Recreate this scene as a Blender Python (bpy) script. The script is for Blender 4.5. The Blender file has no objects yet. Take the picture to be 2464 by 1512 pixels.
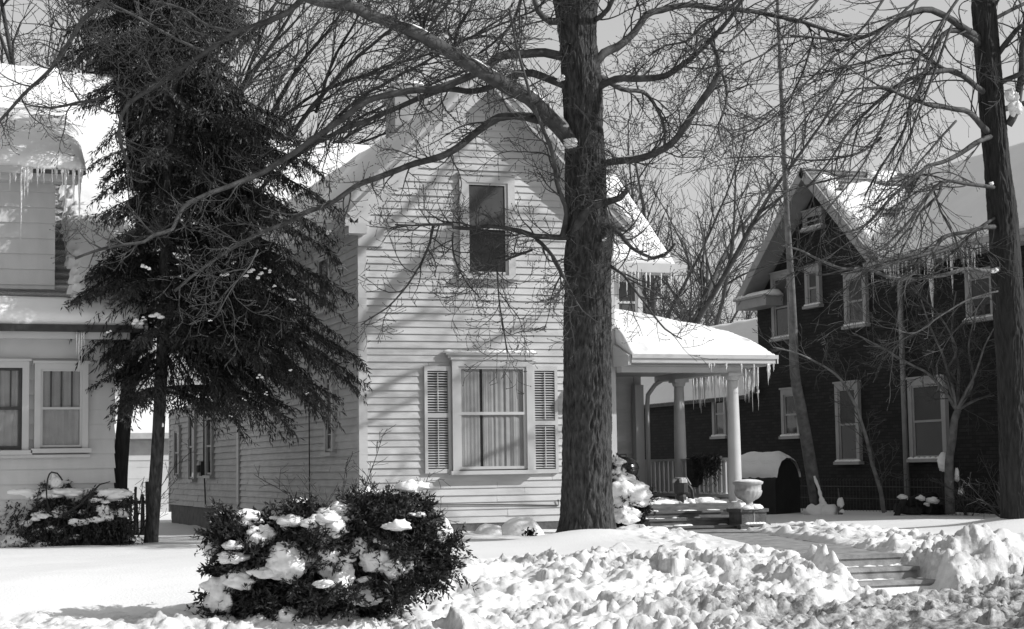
import bpy, math, random
import numpy as np
from mathutils import Vector, Matrix, noise

SC = bpy.context.scene
COL = SC.collection

# ------------------------------------------------------------------ camera, sky, sun, exposure
IMG_W, IMG_H = 2463.0, 1512.0          # pixel frame the measurements were taken in
FOC = 4150.5                            # focal length in those pixels
YAW, PITCH, ROLL = math.radians(19.7), math.radians(5.08), math.radians(0.85)
EYE = Vector((0.0, 0.0, 1.6))
SUN_AZ, SUN_EL = math.radians(60), math.radians(31)   # azimuth to the right of the -Y axis (street side)

_h = Vector((math.sin(YAW), math.cos(YAW), 0))
CR0 = Vector((math.cos(YAW), -math.sin(YAW), 0))
CF = (_h * math.cos(PITCH) + Vector((0, 0, 1)) * math.sin(PITCH)).normalized()
CU0 = CR0.cross(CF).normalized()
CR = CR0 * math.cos(ROLL) - CU0 * math.sin(ROLL)
CU = CU0 * math.cos(ROLL) + CR0 * math.sin(ROLL)

cam_d = bpy.data.cameras.new('camera')
cam = bpy.data.objects.new('camera', cam_d)
COL.objects.link(cam)
m = Matrix((CR, CU, -CF)).transposed().to_4x4()
m.translation = EYE
cam.matrix_world = m
cam_d.sensor_width = 36.0
cam_d.lens = FOC / IMG_W * 36.0
cam_d.clip_start, cam_d.clip_end = 0.1, 3000
SC.camera = cam

world = bpy.data.worlds.new('World')
SC.world = world
world.use_nodes = True
wn, wl = world.node_tree.nodes, world.node_tree.links
bgn = wn['Background']
sky = wn.new('ShaderNodeTexSky')
sky.sky_type = 'NISHITA'
sky.sun_disc = False
sky.sun_elevation = SUN_EL
SUN_DIR = Vector((math.sin(SUN_AZ) * math.cos(SUN_EL), -math.cos(SUN_AZ) * math.cos(SUN_EL), math.sin(SUN_EL)))
sky.sun_rotation = math.atan2(SUN_DIR.x, SUN_DIR.y)
sky.air_density, sky.dust_density, sky.ozone_density = 3.0, 0.8, 1.0
bw = wn.new('ShaderNodeRGBToBW')       # black-and-white film
wl.new(sky.outputs[0], bw.inputs[0])
wl.new(bw.outputs[0], bgn.inputs['Color'])
bgn.inputs['Strength'].default_value = 0.128

sun_d = bpy.data.lights.new('sun', 'SUN')
sun_d.energy = 5.0
sun_d.angle = math.radians(0.5)
sun_d.color = (1, 1, 1)
sun = bpy.data.objects.new('sun', sun_d)
COL.objects.link(sun)
sun.rotation_euler = SUN_DIR.to_track_quat('Z', 'Y').to_euler()
sun.location = SUN_DIR * 60

vs = SC.view_settings
vs.view_transform = 'Standard'
vs.look = 'None'
vs.exposure = 0.0
vs.gamma = 1.0
vs.use_curve_mapping = False
SC.cycles.max_bounces = 6
SC.cycles.transparent_max_bounces = 12

# ------------------------------------------------------------------ pixel -> place helpers
def ray(px, py):
    return CF + CR * ((px - IMG_W / 2) / FOC) - CU * ((py - IMG_H / 2) / FOC)
def at(px, py, D):
    return EYE + ray(px, py) * D
def at_y(px, py, Y):
    r = ray(px, py)
    return EYE + r * (Y / r.y)
def at_x(px, py, X):
    r = ray(px, py)
    return EYE + r * (X / r.x)
def at_z(px, py, Z):
    r = ray(px, py)
    return EYE + r * ((Z - EYE.z) / r.z)

# ------------------------------------------------------------------ materials (all grey: the film has no colour)
def mat(name, val, rough=0.7, var=0.12, scale=3.0, bump=0.0, bscale=40.0, bdist=0.01, stretch=(1, 1, 1), spec=0.3, metal=0.0, detail=5):
    mt = bpy.data.materials.new(name)
    mt.use_nodes = True
    n, l = mt.node_tree.nodes, mt.node_tree.links
    b = n['Principled BSDF']
    b.inputs['Roughness'].default_value = rough
    b.inputs['Specular IOR Level'].default_value = spec
    b.inputs['Metallic'].default_value = metal
    tc = n.new('ShaderNodeTexCoord')
    mp = n.new('ShaderNodeMapping')
    mp.inputs['Scale'].default_value = stretch
    l.new(tc.outputs['Object'], mp.inputs['Vector'])
    nz = n.new('ShaderNodeTexNoise')
    nz.inputs['Scale'].default_value = scale
    nz.inputs['Detail'].default_value = detail
    l.new(mp.outputs[0], nz.inputs['Vector'])
    cr = n.new('ShaderNodeValToRGB')
    lo, hi = max(val * (1 - var), 0), min(val * (1 + var), 0.95)
    cr.color_ramp.elements[0].color = (lo, lo, lo, 1)
    cr.color_ramp.elements[1].color = (hi, hi, hi, 1)
    cr.color_ramp.elements[0].position = 0.3
    cr.color_ramp.elements[1].position = 0.7
    l.new(nz.outputs[0], cr.inputs[0])
    l.new(cr.outputs[0], b.inputs['Base Color'])
    if bump:
        nb = n.new('ShaderNodeTexNoise')
        nb.inputs['Scale'].default_value = bscale
        nb.inputs['Detail'].default_value = 4
        l.new(mp.outputs[0], nb.inputs['Vector'])
        bp = n.new('ShaderNodeBump')
        bp.inputs['Strength'].default_value = bump
        bp.inputs['Distance'].default_value = bdist
        l.new(nb.outputs[0], bp.inputs['Height'])
        l.new(bp.outputs[0], b.inputs['Normal'])
    return mt

M = {}
M['snow'] = mat('snow', 0.78, 0.6, 0.03, 2.0, 0.5, 22, 0.02, spec=0.2)
M['roof_snow'] = mat('roof_snow', 0.78, 0.6, 0.03, 1.2, 0.3, 9, 0.03, spec=0.2)
M['paint'] = mat('white_clapboard_paint', 0.45, 0.55, 0.12, 2.2, 0.25, 60, 0.003, stretch=(1, 1, 3))
M['trim'] = mat('white_trim_paint', 0.44, 0.5, 0.06, 3.0, 0.15, 50, 0.003)
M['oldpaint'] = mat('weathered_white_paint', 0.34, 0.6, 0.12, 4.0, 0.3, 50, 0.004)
M['shingle'] = mat('pale_shingle_paint', 0.46, 0.65, 0.06, 2.0, 0.3, 30, 0.004, stretch=(3, 3, 1))
M['roofing'] = mat('asphalt_shingle', 0.10, 0.9, 0.3, 8.0, 0.6, 60, 0.01)
M['darkwood'] = mat('dark_weathered_wood', 0.11, 0.7, 0.4, 5.0, 0.4, 40, 0.006, stretch=(1, 4, 4))
M['soffit'] = mat('soffit_paint', 0.38, 0.6, 0.08, 3.0)
M['foundation'] = mat('foundation_stone', 0.09, 0.85, 0.35, 6.0, 0.6, 18, 0.02)
M['concrete'] = mat('step_concrete', 0.25, 0.85, 0.4, 7.0, 0.5, 45, 0.008)
M['urn'] = mat('cast_stone', 0.33, 0.8, 0.2, 9.0, 0.4, 50, 0.006)
M['bark'] = mat('furrowed_bark', 0.045, 0.9, 0.7, 22.0, 1.0, 34, 0.03, stretch=(1, 1, 0.3), detail=8)
M['bark_limb'] = mat('smooth_limb_bark', 0.062, 0.8, 0.5, 7.0, 0.6, 24, 0.015)
M['twig'] = mat('twig_bark', 0.05, 0.8, 0.3, 6.0)
M['bark_dark'] = mat('dark_bark', 0.024, 0.9, 0.5, 20.0, 0.9, 26, 0.03, stretch=(1, 1, 0.16), detail=8)
M['bark_pale'] = mat('pale_sapling_bark', 0.11, 0.8, 0.4, 8.0, 0.5, 30, 0.01)
M['bark_far'] = mat('far_tree_bark', 0.06, 0.85, 0.35, 3.0)
M['needle'] = mat('hemlock_needles', 0.019, 0.5, 0.7, 2.5, spec=0.35)
M['juniper'] = mat('juniper_needles', 0.026, 0.55, 0.55, 3.5, spec=0.4)
M['curtain'] = mat('sheer_curtain', 0.36, 0.9, 0.1, 5.0)
M['shade_cloth'] = mat('window_shade', 0.06, 0.8, 0.12, 2.0)
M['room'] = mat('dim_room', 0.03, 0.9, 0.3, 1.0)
M['black'] = mat('black_enamel', 0.02, 0.25, 0.2, 5.0, spec=0.5)
M['iron'] = mat('dull_dark_metal', 0.04, 0.6, 0.3, 8.0)
M['tarp'] = mat('dark_tarpaulin', 0.022, 0.6, 0.3, 2.0, 0.4, 8, 0.02)
M['pipe'] = mat('grey_downspout_paint', 0.22, 0.6, 0.15, 5.0)
M['cloth'] = mat('dark_mat_cloth', 0.04, 0.95, 0.3, 20.0, 0.5, 80, 0.004)
M['stone_trim'] = mat('grey_window_paint', 0.27, 0.6, 0.1, 4.0)
M['palecloth'] = mat('pale_sacking', 0.42, 0.9, 0.2, 12.0)

def brick_mat():
    mt = bpy.data.materials.new('dark_brick')
    mt.use_nodes = True
    n, l = mt.node_tree.nodes, mt.node_tree.links
    b = n['Principled BSDF']
    tc = n.new('ShaderNodeTexCoord')
    sx = n.new('ShaderNodeSeparateXYZ')
    l.new(tc.outputs['Object'], sx.inputs[0])
    ad = n.new('ShaderNodeMath'); ad.operation = 'ADD'
    l.new(sx.outputs['X'], ad.inputs[0]); l.new(sx.outputs['Y'], ad.inputs[1])
    cb = n.new('ShaderNodeCombineXYZ')
    l.new(ad.outputs[0], cb.inputs['X']); l.new(sx.outputs['Z'], cb.inputs['Y'])
    br = n.new('ShaderNodeTexBrick')
    br.inputs['Scale'].default_value = 1.0
    br.inputs['Brick Width'].default_value = 0.22
    br.inputs['Row Height'].default_value = 0.075
    br.inputs['Mortar Size'].default_value = 0.008
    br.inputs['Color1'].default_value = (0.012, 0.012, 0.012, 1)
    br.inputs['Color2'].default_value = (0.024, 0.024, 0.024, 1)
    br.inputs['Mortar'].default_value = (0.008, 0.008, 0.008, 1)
    l.new(cb.outputs[0], br.inputs['Vector'])
    l.new(br.outputs['Color'], b.inputs['Base Color'])
    bp = n.new('ShaderNodeBump')
    bp.inputs['Strength'].default_value = 0.7
    bp.inputs['Distance'].default_value = 0.01
    bp.invert = True
    l.new(br.outputs['Fac'], bp.inputs['Height'])
    l.new(bp.outputs[0], b.inputs['Normal'])
    b.inputs['Roughness'].default_value = 0.85
    b.inputs['Specular IOR Level'].default_value = 0.2
    return mt
M['brick'] = brick_mat()

def glass_mat(name, base, clear):
    """window glass: mirror-like at glancing angles, part see-through"""
    mt = bpy.data.materials.new(name)
    mt.use_nodes = True
    n, l = mt.node_tree.nodes, mt.node_tree.links
    out = n['Material Output']
    b = n['Principled BSDF']
    b.inputs['Base Color'].default_value = (base, base, base, 1)
    b.inputs['Roughness'].default_value = 0.04
    b.inputs['Specular IOR Level'].default_value = 0.22
    tc = n.new('ShaderNodeTexCoord')
    nz = n.new('ShaderNodeTexNoise'); nz.inputs['Scale'].default_value = 1.6
    l.new(tc.outputs['Object'], nz.inputs['Vector'])
    bp = n.new('ShaderNodeBump'); bp.inputs['Strength'].default_value = 0.12; bp.inputs['Distance'].default_value = 0.05
    l.new(nz.outputs[0], bp.inputs['Height']); l.new(bp.outputs[0], b.inputs['Normal'])
    if clear > 0:
        tr = n.new('ShaderNodeBsdfTransparent')
        mx = n.new('ShaderNodeMixShader'); mx.inputs[0].default_value = clear
        l.new(b.outputs[0], mx.inputs[1]); l.new(tr.outputs[0], mx.inputs[2])
        l.new(mx.outputs[0], out.inputs['Surface'])
    return mt
M['glass'] = glass_mat('window_glass', 0.03, 0.8)
M['darkglass'] = glass_mat('dark_window_glass', 0.02, 0.0)

def ice_mat():
    mt = bpy.data.materials.new('ice')
    mt.use_nodes = True
    b = mt.node_tree.nodes['Principled BSDF']
    n, l = mt.node_tree.nodes, mt.node_tree.links
    b.inputs['Base Color'].default_value = (0.85, 0.85, 0.85, 1)
    b.inputs['Roughness'].default_value = 0.128
    b.inputs['Transmission Weight'].default_value = 0.3
    b.inputs['IOR'].default_value = 1.31
    tc = n.new('ShaderNodeTexCoord'); nz = n.new('ShaderNodeTexNoise'); nz.inputs['Scale'].default_value = 30
    l.new(tc.outputs['Object'], nz.inputs['Vector'])
    bp = n.new('ShaderNodeBump'); bp.inputs['Strength'].default_value = 0.4; bp.inputs['Distance'].default_value = 0.01
    l.new(nz.outputs[0], bp.inputs['Height']); l.new(bp.outputs[0], b.inputs['Normal'])
    return mt
M['ice'] = ice_mat()

def ground_mat():
    mt = bpy.data.materials.new('snow_ground')
    mt.use_nodes = True
    n, l = mt.node_tree.nodes, mt.node_tree.links
    b = n['Principled BSDF']
    tc = n.new('ShaderNodeTexCoord')
    at_ = n.new('ShaderNodeAttribute'); at_.attribute_name = 'dirt'
    nz = n.new('ShaderNodeTexNoise'); nz.inputs['Scale'].default_value = 9; nz.inputs['Detail'].default_value = 9; nz.inputs['Roughness'].default_value = 0.7
    l.new(tc.outputs['Object'], nz.inputs['Vector'])
    # dirt amount = attribute * patchy noise
    rp = n.new('ShaderNodeValToRGB')
    rp.color_ramp.elements[0].position = 0.24; rp.color_ramp.elements[1].position = 0.60
    l.new(nz.outputs[0], rp.inputs[0])
    mu = n.new('ShaderNodeMath'); mu.operation = 'MULTIPLY'
    l.new(rp.outputs[0], mu.inputs[0]); l.new(at_.outputs['Fac'], mu.inputs[1])
    # small grit specks
    vo = n.new('ShaderNodeTexVoronoi'); vo.inputs['Scale'].default_value = 7.5
    l.new(tc.outputs['Object'], vo.inputs['Vector'])
    r2 = n.new('ShaderNodeValToRGB')
    r2.color_ramp.elements[0].position = 0.07; r2.color_ramp.elements[1].position = 0.12
    r2.color_ramp.elements[0].color = (1, 1, 1, 1); r2.color_ramp.elements[1].color = (0, 0, 0, 1)
    l.new(vo.outputs['Distance'], r2.inputs[0])
    m2 = n.new('ShaderNodeMath'); m2.operation = 'MULTIPLY'
    l.new(r2.outputs[0], m2.inputs[0]); l.new(at_.outputs['Fac'], m2.inputs[1])
    mx_ = n.new('ShaderNodeMath'); mx_.operation = 'MAXIMUM'
    l.new(mu.outputs[0], mx_.inputs[0]); l.new(m2.outputs[0], mx_.inputs[1])
    mix = n.new('ShaderNodeMix'); mix.data_type = 'RGBA'
    mix.inputs[6].default_value = (0.77, 0.77, 0.77, 1)
    mix.inputs[7].default_value = (0.13, 0.13, 0.13, 1)
    l.new(mx_.outputs[0], mix.inputs[0])
    l.new(mix.outputs[2], b.inputs['Base Color'])
    b.inputs['Roughness'].default_value = 0.6
    b.inputs['Specular IOR Level'].default_value = 0.2
    n3 = n.new('ShaderNodeTexNoise'); n3.inputs['Scale'].default_value = 35; n3.inputs['Detail'].default_value = 5
    l.new(tc.outputs['Object'], n3.inputs['Vector'])
    bp = n.new('ShaderNodeBump'); bp.inputs['Distance'].default_value = 0.012; bp.inputs['Strength'].default_value = 0.45
    l.new(n3.outputs[0], bp.inputs['Height'])
    l.new(bp.outputs[0], b.inputs['Normal'])
    return mt
M['ground'] = ground_mat()

# ------------------------------------------------------------------ mesh helpers
class MB:
    def __init__(self):
        self.v, self.f = [], []
    def add(self, vs, fs):
        k = len(self.v)
        self.v.extend([tuple(p) for p in vs])
        self.f.extend([tuple(i + k for i in q) for q in fs])
    def quad(self, a, b, c, d):
        self.add([a, b, c, d], [(0, 1, 2, 3)])
    def box(self, x0, x1, y0, y1, z0, z1):
        v = [(x, y, z) for z in (z0, z1) for y in (y0, y1) for x in (x0, x1)]
        self.add(v, [(0, 2, 3, 1), (4, 5, 7, 6), (0, 1, 5, 4), (2, 6, 7, 3), (0, 4, 6, 2), (1, 3, 7, 5)])
    def beam(self, a, b, w, h, up=Vector((0, 0, 1))):
        """box of section w x h from a to b"""
        a, b = Vector(a), Vector(b)
        t = (b - a).normalized()
        s = t.cross(up).normalized() * (w / 2)
        u = s.cross(t).normalized() * (h / 2)
        v = [a - s - u, a + s - u, a + s + u, a - s + u, b - s - u, b + s - u, b + s + u, b - s + u]
        self.add(v, [(0, 3, 2, 1), (4, 5, 6, 7), (0, 1, 5, 4), (1, 2, 6, 5), (2, 3, 7, 6), (3, 0, 4, 7)])
    def prism(self, poly, d):
        """poly: list of 3-D points (planar), extruded by vector d"""
        n = len(poly); d = Vector(d)
        v = [Vector(p) for p in poly] + [Vector(p) + d for p in poly]
        f = [tuple(range(n)), tuple(range(2 * n - 1, n - 1, -1))]
        f += [(i, i + n, (i + 1) % n + n, (i + 1) % n) for i in range(n)]
        self.add(v, f)
    def tube(self, pts, rad, k=6, cap=True):
        n = len(pts)
        if n < 2: return
        pts = [Vector(p) for p in pts]
        t0 = (pts[1] - pts[0]).normalized()
        ref = Vector((0, 0, 1)) if abs(t0.z) < 0.9 else Vector((1, 0, 0))
        s = t0.cross(ref).normalized()
        vs, fs = [], []
        for i in range(n):
            t = (pts[min(i + 1, n - 1)] - pts[max(i - 1, 0)])
            if t.length < 1e-9: t = t0
            t = t.normalized()
            s = (s - t * s.dot(t))
            if s.length < 1e-6: s = t.cross(Vector((0.3, 0.5, 0.8)))
            s = s.normalized()
            u = t.cross(s)
            r = rad[i] if hasattr(rad, '__len__') else rad
            for j in range(k):
                a = 2 * math.pi * j / k
                vs.append(pts[i] + (s * math.cos(a) + u * math.sin(a)) * r)
        for i in range(n - 1):
            for j in range(k):
                j2 = (j + 1) % k
                fs.append((i * k + j, i * k + j2, (i + 1) * k + j2, (i + 1) * k + j))
        if cap:
            fs.append(tuple(range(k - 1, -1, -1)))
            fs.append(tuple((n - 1) * k + j for j in range(k)))
        self.add(vs, fs)
    def lathe(self, c, prof, k=24, mod=None):
        c = Vector(c); n = len(prof)
        vs, fs = [], []
        for i, (r, z) in enumerate(prof):
            for j in range(k):
                a = 2 * math.pi * j / k
                rr = r * (1 + (mod(a, i) if mod else 0))
                vs.append((c.x + rr * math.cos(a), c.y + rr * math.sin(a), c.z + z))
        for i in range(n - 1):
            for j in range(k):
                j2 = (j + 1) % k
                fs.append((i * k + j, i * k + j2, (i + 1) * k + j2, (i + 1) * k + j))
        fs.append(tuple(range(k - 1, -1, -1)))
        fs.append(tuple((n - 1) * k + j for j in range(k)))
        self.add(vs, fs)
    def blob(self, c, r, seed=0, amp=0.28, k=20, flat=0.35, freq=1.6):
        """lump of snow: squashed noisy ball with a flattened underside"""
        c = Vector(c); off = Vector((seed * 3.7, seed * 1.3, seed * 7.1))
        rows = k // 2
        vs, fs = [], []
        for i in range(rows + 1):
            th = math.pi * i / rows
            for j in range(k):
                a = 2 * math.pi * j / k
                d = Vector((math.sin(th) * math.cos(a), math.sin(th) * math.sin(a), math.cos(th)))
                s = 1 + amp * noise.noise(d * freq + off) + amp * 0.45 * noise.noise(d * freq * 2.7 + off)
                if d.z < 0: d = Vector((d.x, d.y, d.z * flat))
                vs.append((c.x + d.x * r[0] * s, c.y + d.y * r[1] * s, c.z + d.z * r[2] * s))
        for i in range(rows):
            for j in range(k):
                j2 = (j + 1) % k
                fs.append((i * k + j, (i + 1) * k + j, (i + 1) * k + j2, i * k + j2))
        self.add(vs, fs)
    def build(self, name, m, parent=None, smooth=False):
        return mesh_obj(name, self.v, self.f, m, parent, smooth)

def mesh_obj(name, v, f, m, parent=None, smooth=False):
    me = bpy.data.meshes.new(name)
    me.from_pydata([tuple(p) for p in v], [], f)
    if smooth:
        me.polygons.foreach_set('use_smooth', [True] * len(me.polygons))
    me.materials.append(M[m] if isinstance(m, str) else m)
    me.update()
    o = bpy.data.objects.new(name, me)
    COL.objects.link(o)
    if parent is not None: adopt(o, parent)
    return o

def quads_obj(name, V, m, parent=None):
    """V: (n,4,3) array of separate quads"""
    n = len(V)
    me = bpy.data.meshes.new(name)
    me.vertices.add(n * 4); me.loops.add(n * 4); me.polygons.add(n)
    me.vertices.foreach_set('co', np.asarray(V, dtype=np.float32).reshape(-1))
    me.loops.foreach_set('vertex_index', np.arange(n * 4, dtype=np.int32))
    me.polygons.foreach_set('loop_start', np.arange(0, n * 4, 4, dtype=np.int32))
    me.update(calc_edges=True)
    me.materials.append(M[m])
    o = bpy.data.objects.new(name, me)
    COL.objects.link(o)
    if parent is not None: adopt(o, parent)
    return o

def origin_of(o):
    p = Vector((0, 0, 0))
    while o is not None:
        p = p + o.location; o = o.parent
    return p
def adopt(o, parent):
    """parent o keeping its world position (only translations are used)"""
    o.parent = parent
    top = parent
    while top.parent is not None: top = top.parent
    if parent is top:
        o.matrix_parent_inverse = Matrix.Translation(-top.location)

def thing(name, loc, label, cat, group=None):
    o = bpy.data.objects.new(name, None)
    o.location = loc
    o.empty_display_size = 0.2
    COL.objects.link(o)
    tag(o, label, cat, group)
    return o
def tag(o, label=None, cat=None, group=None, kind=None):
    if label: o['label'] = label
    if cat: o['category'] = cat
    if group: o['group'] = group
    if kind: o['kind'] = kind
    return o

def catmull(pts, rads, step):
    """smooth resampling of a traced polyline"""
    P_ = [Vector(p) for p in pts]; n = len(P_)
    out, rr = [], []
    for i in range(n - 1):
        p0, p1, p2, p3 = P_[max(i - 1, 0)], P_[i], P_[i + 1], P_[min(i + 2, n - 1)]
        k = max(1, int((p2 - p1).length / step))
        for j in range(k):
            t = j / k
            q = 0.5 * ((2 * p1) + (p2 - p0) * t + (2 * p0 - 5 * p1 + 4 * p2 - p3) * t * t + (3 * p1 - p0 - 3 * p2 + p3) * t ** 3)
            out.append(q); rr.append(rads[i] * (1 - t) + rads[i + 1] * t)
    out.append(P_[-1]); rr.append(rads[-1])
    return out, rr
# ------------------------------------------------------------------ the snow ground: one sheet to the horizon
rng = np.random.default_rng(7)

def sstep(a, b, x):
    t = np.clip((x - a) / (b - a), 0, 1)
    return t * t * (3 - 2 * t)

def vnoise(x, y, seed=0):
    """smooth value noise, numpy"""
    xi, yi = np.floor(x).astype(np.int64), np.floor(y).astype(np.int64)
    xf, yf = x - xi, y - yi
    u, v = xf * xf * (3 - 2 * xf), yf * yf * (3 - 2 * yf)
    def h(a, b):
        n = (a * 374761393 + b * 668265263 + seed * 982451653) & 0x7fffffff
        n = ((n ^ (n >> 13)) * 1274126177) & 0x7fffffff
        return ((n ^ (n >> 16)) & 0xffff) / 65535.0
    return (h(xi, yi) * (1 - u) * (1 - v) + h(xi + 1, yi) * u * (1 - v) + h(xi, yi + 1) * (1 - u) * v + h(xi + 1, yi + 1) * u * v) - 0.5
def fbm(x, y, seed=0, oct=4):
    s, a, f = 0, 1.0, 1.0
    for i in range(oct):
        s = s + a * vnoise(x * f + 31.7 * i, y * f - 17.3 * i, seed + i); a *= 0.5; f *= 2.03
    return s

gx = np.concatenate([[-700, -250, -90, -40, -20, -12, -7, -4], np.arange(-2.0, 1.0, 0.12), np.arange(1.0, 13.6, 0.026),
                     np.arange(13.6, 24, 0.09), [26, 30, 36, 45, 60, 100, 250, 700]])
gy = np.concatenate([[-500, -120, -30, -5, 4, 9, 12, 13.4], np.arange(14.0, 20.4, 0.025), np.arange(20.4, 29, 0.075),
                     np.arange(29, 52, 0.4), [54, 58, 64, 72, 85, 110, 150, 250, 500, 1500]])
GX, GY = np.meshgrid(gx, gy)

PATH = [(10.85, 17.3), (10.9, 18.4), (11.75, 22.0), (12.75, 25.6), (13.1, 27.0)]
def path_dist(X, Y):
    best = np.full(X.shape, 1e9); side = np.zeros(X.shape)
    for (ax, ay), (bx, by) in zip(PATH[:-1], PATH[1:]):
        dx, dy = bx - ax, by - ay
        t = np.clip(((X - ax) * dx + (Y - ay) * dy) / (dx * dx + dy * dy), 0, 1)
        qx, qy = X - (ax + t * dx), Y - (ay + t * dy)
        d = np.hypot(qx, qy)
        s = np.sign(qx * dy - qy * dx)
        u = d < best
        best = np.where(u, d, best); side = np.where(u, s, side)
    return best, side

def gauss(cx, cy, sx, sy):
    return np.exp(-((GX - cx) / sx) ** 2 - ((GY - cy) / sy) ** 2)

wob = 0.35 * vnoise(GX * 0.9, GX * 0 + 3.3, 5)
left = 1 - sstep(3.2, 5.2, GX)
Y0 = 16.2 * left + 16.1 * (1 - left) + wob
Y1 = 20.3 * left + 19.6 * (1 - left) + wob
lawn = 0.52 + 0.05 * fbm(GX * 0.35, GY * 0.35, 3, 3) + 0.05 * sstep(14, 18, GX)
lawn = lawn - 0.30 * sstep(30, 37, GY) * (1 - sstep(9, 12, GX))
rise = sstep(0, 1, (GY - Y0) / (Y1 - Y0))
Z = 0.05 + (lawn - 0.05) * rise
bank = (1 - left) * sstep(-0.9, 0.25, (GY - Y0)) * (1 - sstep(-0.1, 0.5, GY - Y1 - 0.05))
lowbank = left * sstep(15.0, 16.0, GY) * (1 - sstep(17.4, 17.9, GY + wob))
front = sstep(5.0, 7.0, GX) * (GY > 13.3) * (GY < 16.6)
rub = np.clip(bank + lowbank + front, 0, 1) * (GX > -3) * (GX < 20)
# piled ridges along the pavement
Z += 0.03 * (1 - left) * np.exp(-((GY - 18.55 - wob) / 0.42) ** 2) * sstep(4.4, 6.0, GX) * (0.7 + vnoise(GX * 1.4, GY * 0.7, 9))
Z += 0.20 * gauss(9.75, 17.75, 0.75, 0.55)
Z += 0.16 * gauss(8.5, 16.7, 0.8, 0.35) + 0.16 * gauss(7.3, 16.2, 0.5, 0.28) + 0.08 * gauss(5.6, 16.4, 0.6, 0.3)
Z += 0.10 * gauss(9.9, 16.3, 0.5, 0.28) + 0.07 * front * (vnoise(GX * 1.3, GY * 1.9, 71) + .3)
Z += 0.36 * gauss(12.5, 17.75, 0.75, 0.50) + 0.40 * gauss(14.0, 17.8, 1.0, 0.6) + 0.14 * gauss(11.75, 16.55, 0.5, 0.3)
Z += 0.12 * left * gauss(2.0, 16.7, 2.5, 0.5)
# mounds on the lawn
Z += 0.16 * gauss(9.6, 23.7, 0.9, 0.6) + 0.10 * gauss(10.9, 25.0, 0.8, 0.7) + 0.08 * gauss(8.4, 26.5, 0.8, 0.5)
Z += 0.14 * gauss(17.2, 23.6, 1.0, 0.8)
Z += 0.12 * gauss(4.2, 17.4, 1.2, 0.9)
pd, ps = path_dist(GX, GY)
# rubble thrown out beside the shovelled walk
walkside = np.exp(-((pd - 1.35) / 0.8) ** 2) * (GY > 18.3) * (GY < 26.2) * np.where(ps > 0, 1.0, 0.35)
Z += 0.08 * walkside
rub2 = np.clip(walkside, 0, 1)
Z += 0.06 * fbm(GX * 1.7, GY * 1.7, 21, 4) * np.clip(rub + rub2, 0, 1)
# broken lumps of ploughed snow
def lumps(count, mask, rmin, rmax, hgt, seed, slab=False):
    r_ = np.random.default_rng(seed)
    iy, ix = np.nonzero((mask > 0.25) & (GX > 0.5) & (GX < 15.5) & (GY > 14.2) & (GY < 29))
    if len(iy) == 0: return
    w = (mask[iy, ix] * np.gradient(gy)[iy] * np.gradient(gx)[ix]); w = w / w.sum()
    pick = r_.choice(len(iy), count, p=w)
    base = Z.copy()
    for k in pick:
        y0, x0 = gy[iy[k]], gx[ix[k]]
        r = rmin * (rmax / rmin) ** (r_.random() ** 2.2)
        a, b = np.searchsorted(gy, [y0 - r, y0 + r]); c, d = np.searchsorted(gx, [x0 - r, x0 + r])
        if b - a < 1 or d - c < 1: continue
        ang, el = r_.random() * 3.14, 0.6 + 0.4 * r_.random()
        dx, dy = GX[a:b, c:d] - x0, GY[a:b, c:d] - y0
        u, v = dx * math.cos(ang) + dy * math.sin(ang), (dy * math.cos(ang) - dx * math.sin(ang)) / el
        wx, wy = vnoise(u / r * 1.6 + k, v / r * 1.6, 3) * r * .8, vnoise(u / r * 1.6, v / r * 1.6 + k, 4) * r * .8
        q = np.clip(1 - (np.abs(u + wx) ** 2.3 + np.abs(v + wy) ** 2.3) / r ** 2.3, 0, 1)
        tl = (r_.random(2) - 0.5) * 0.8
        if slab: q = np.clip(q * 5, 0, 1) ** .5; tl = tl * 1.5
        hh = base[iy[k], ix[k]] + (q ** 0.55) * r * hgt * (0.6 + 0.7 * r_.random()) + (dx * tl[0] + dy * tl[1]) * q - r * 0.12
        Z[a:b, c:d] = np.where(q > 0, np.maximum(Z[a:b, c:d], hh), Z[a:b, c:d])
def ridged(x, y, seed):
    return 1 - 2 * np.abs(fbm(x, y, seed, 4))
rr_ = np.clip(rub + 0.5 * rub2, 0, 1)
Z += (0.16 * ridged(GX * 1.05, GY * 1.5, 40) - 0.10) * rub * sstep(3.6, 5.5, GX)
Z += (0.07 * ridged(GX * 2.6, GY * 3.1, 41) - 0.04) * rr_
patch = np.clip(2.4 * fbm(GX * .75, GY * .95, 70, 3) + .45, 0, 1)          # where the rubble lies thick
lumps(50, rub * patch * (1 - left), 0.18, 0.42, 0.30, 1)
lumps(200, rub * patch, 0.06, 0.19, 0.38, 2)
lumps(900, rub * patch ** 2, 0.035, 0.09, 0.50, 5)
lumps(90, rub * (GX > 4), 0.09, 0.30, 0.26, 11, slab=True)
lumps(260, rub2, 0.08, 0.26, 0.36, 3)
lumps(500, rub2, 0.04, 0.10, 0.50, 6)
Z += 0.05 * fbm(GX * 7, GY * 7, 33, 4) * rr_ * (0.25 + patch)
def billow(x, y, seed): return np.abs(vnoise(x, y, seed)) * 2 + np.abs(vnoise(x * 2.1 + 7, y * 2.1, seed + 1)) + .5 * np.abs(vnoise(x * 4.3, y * 4.3 + 5, seed + 2))
wx_, wy_ = vnoise(GX * 3, GY * 3, 55) * .25, vnoise(GX * 3, GY * 3, 56) * .25
Z += (0.085 * billow((GX + wx_) * 4.2, (GY + wy_) * 4.6, 81) - .06) * rr_ * (.35 + .75 * patch)
Z += (0.040 * billow((GX + wx_) * 10, (GY + wy_) * 10, 84) - .03) * rr_ * (.5 + .6 * patch)
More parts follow.
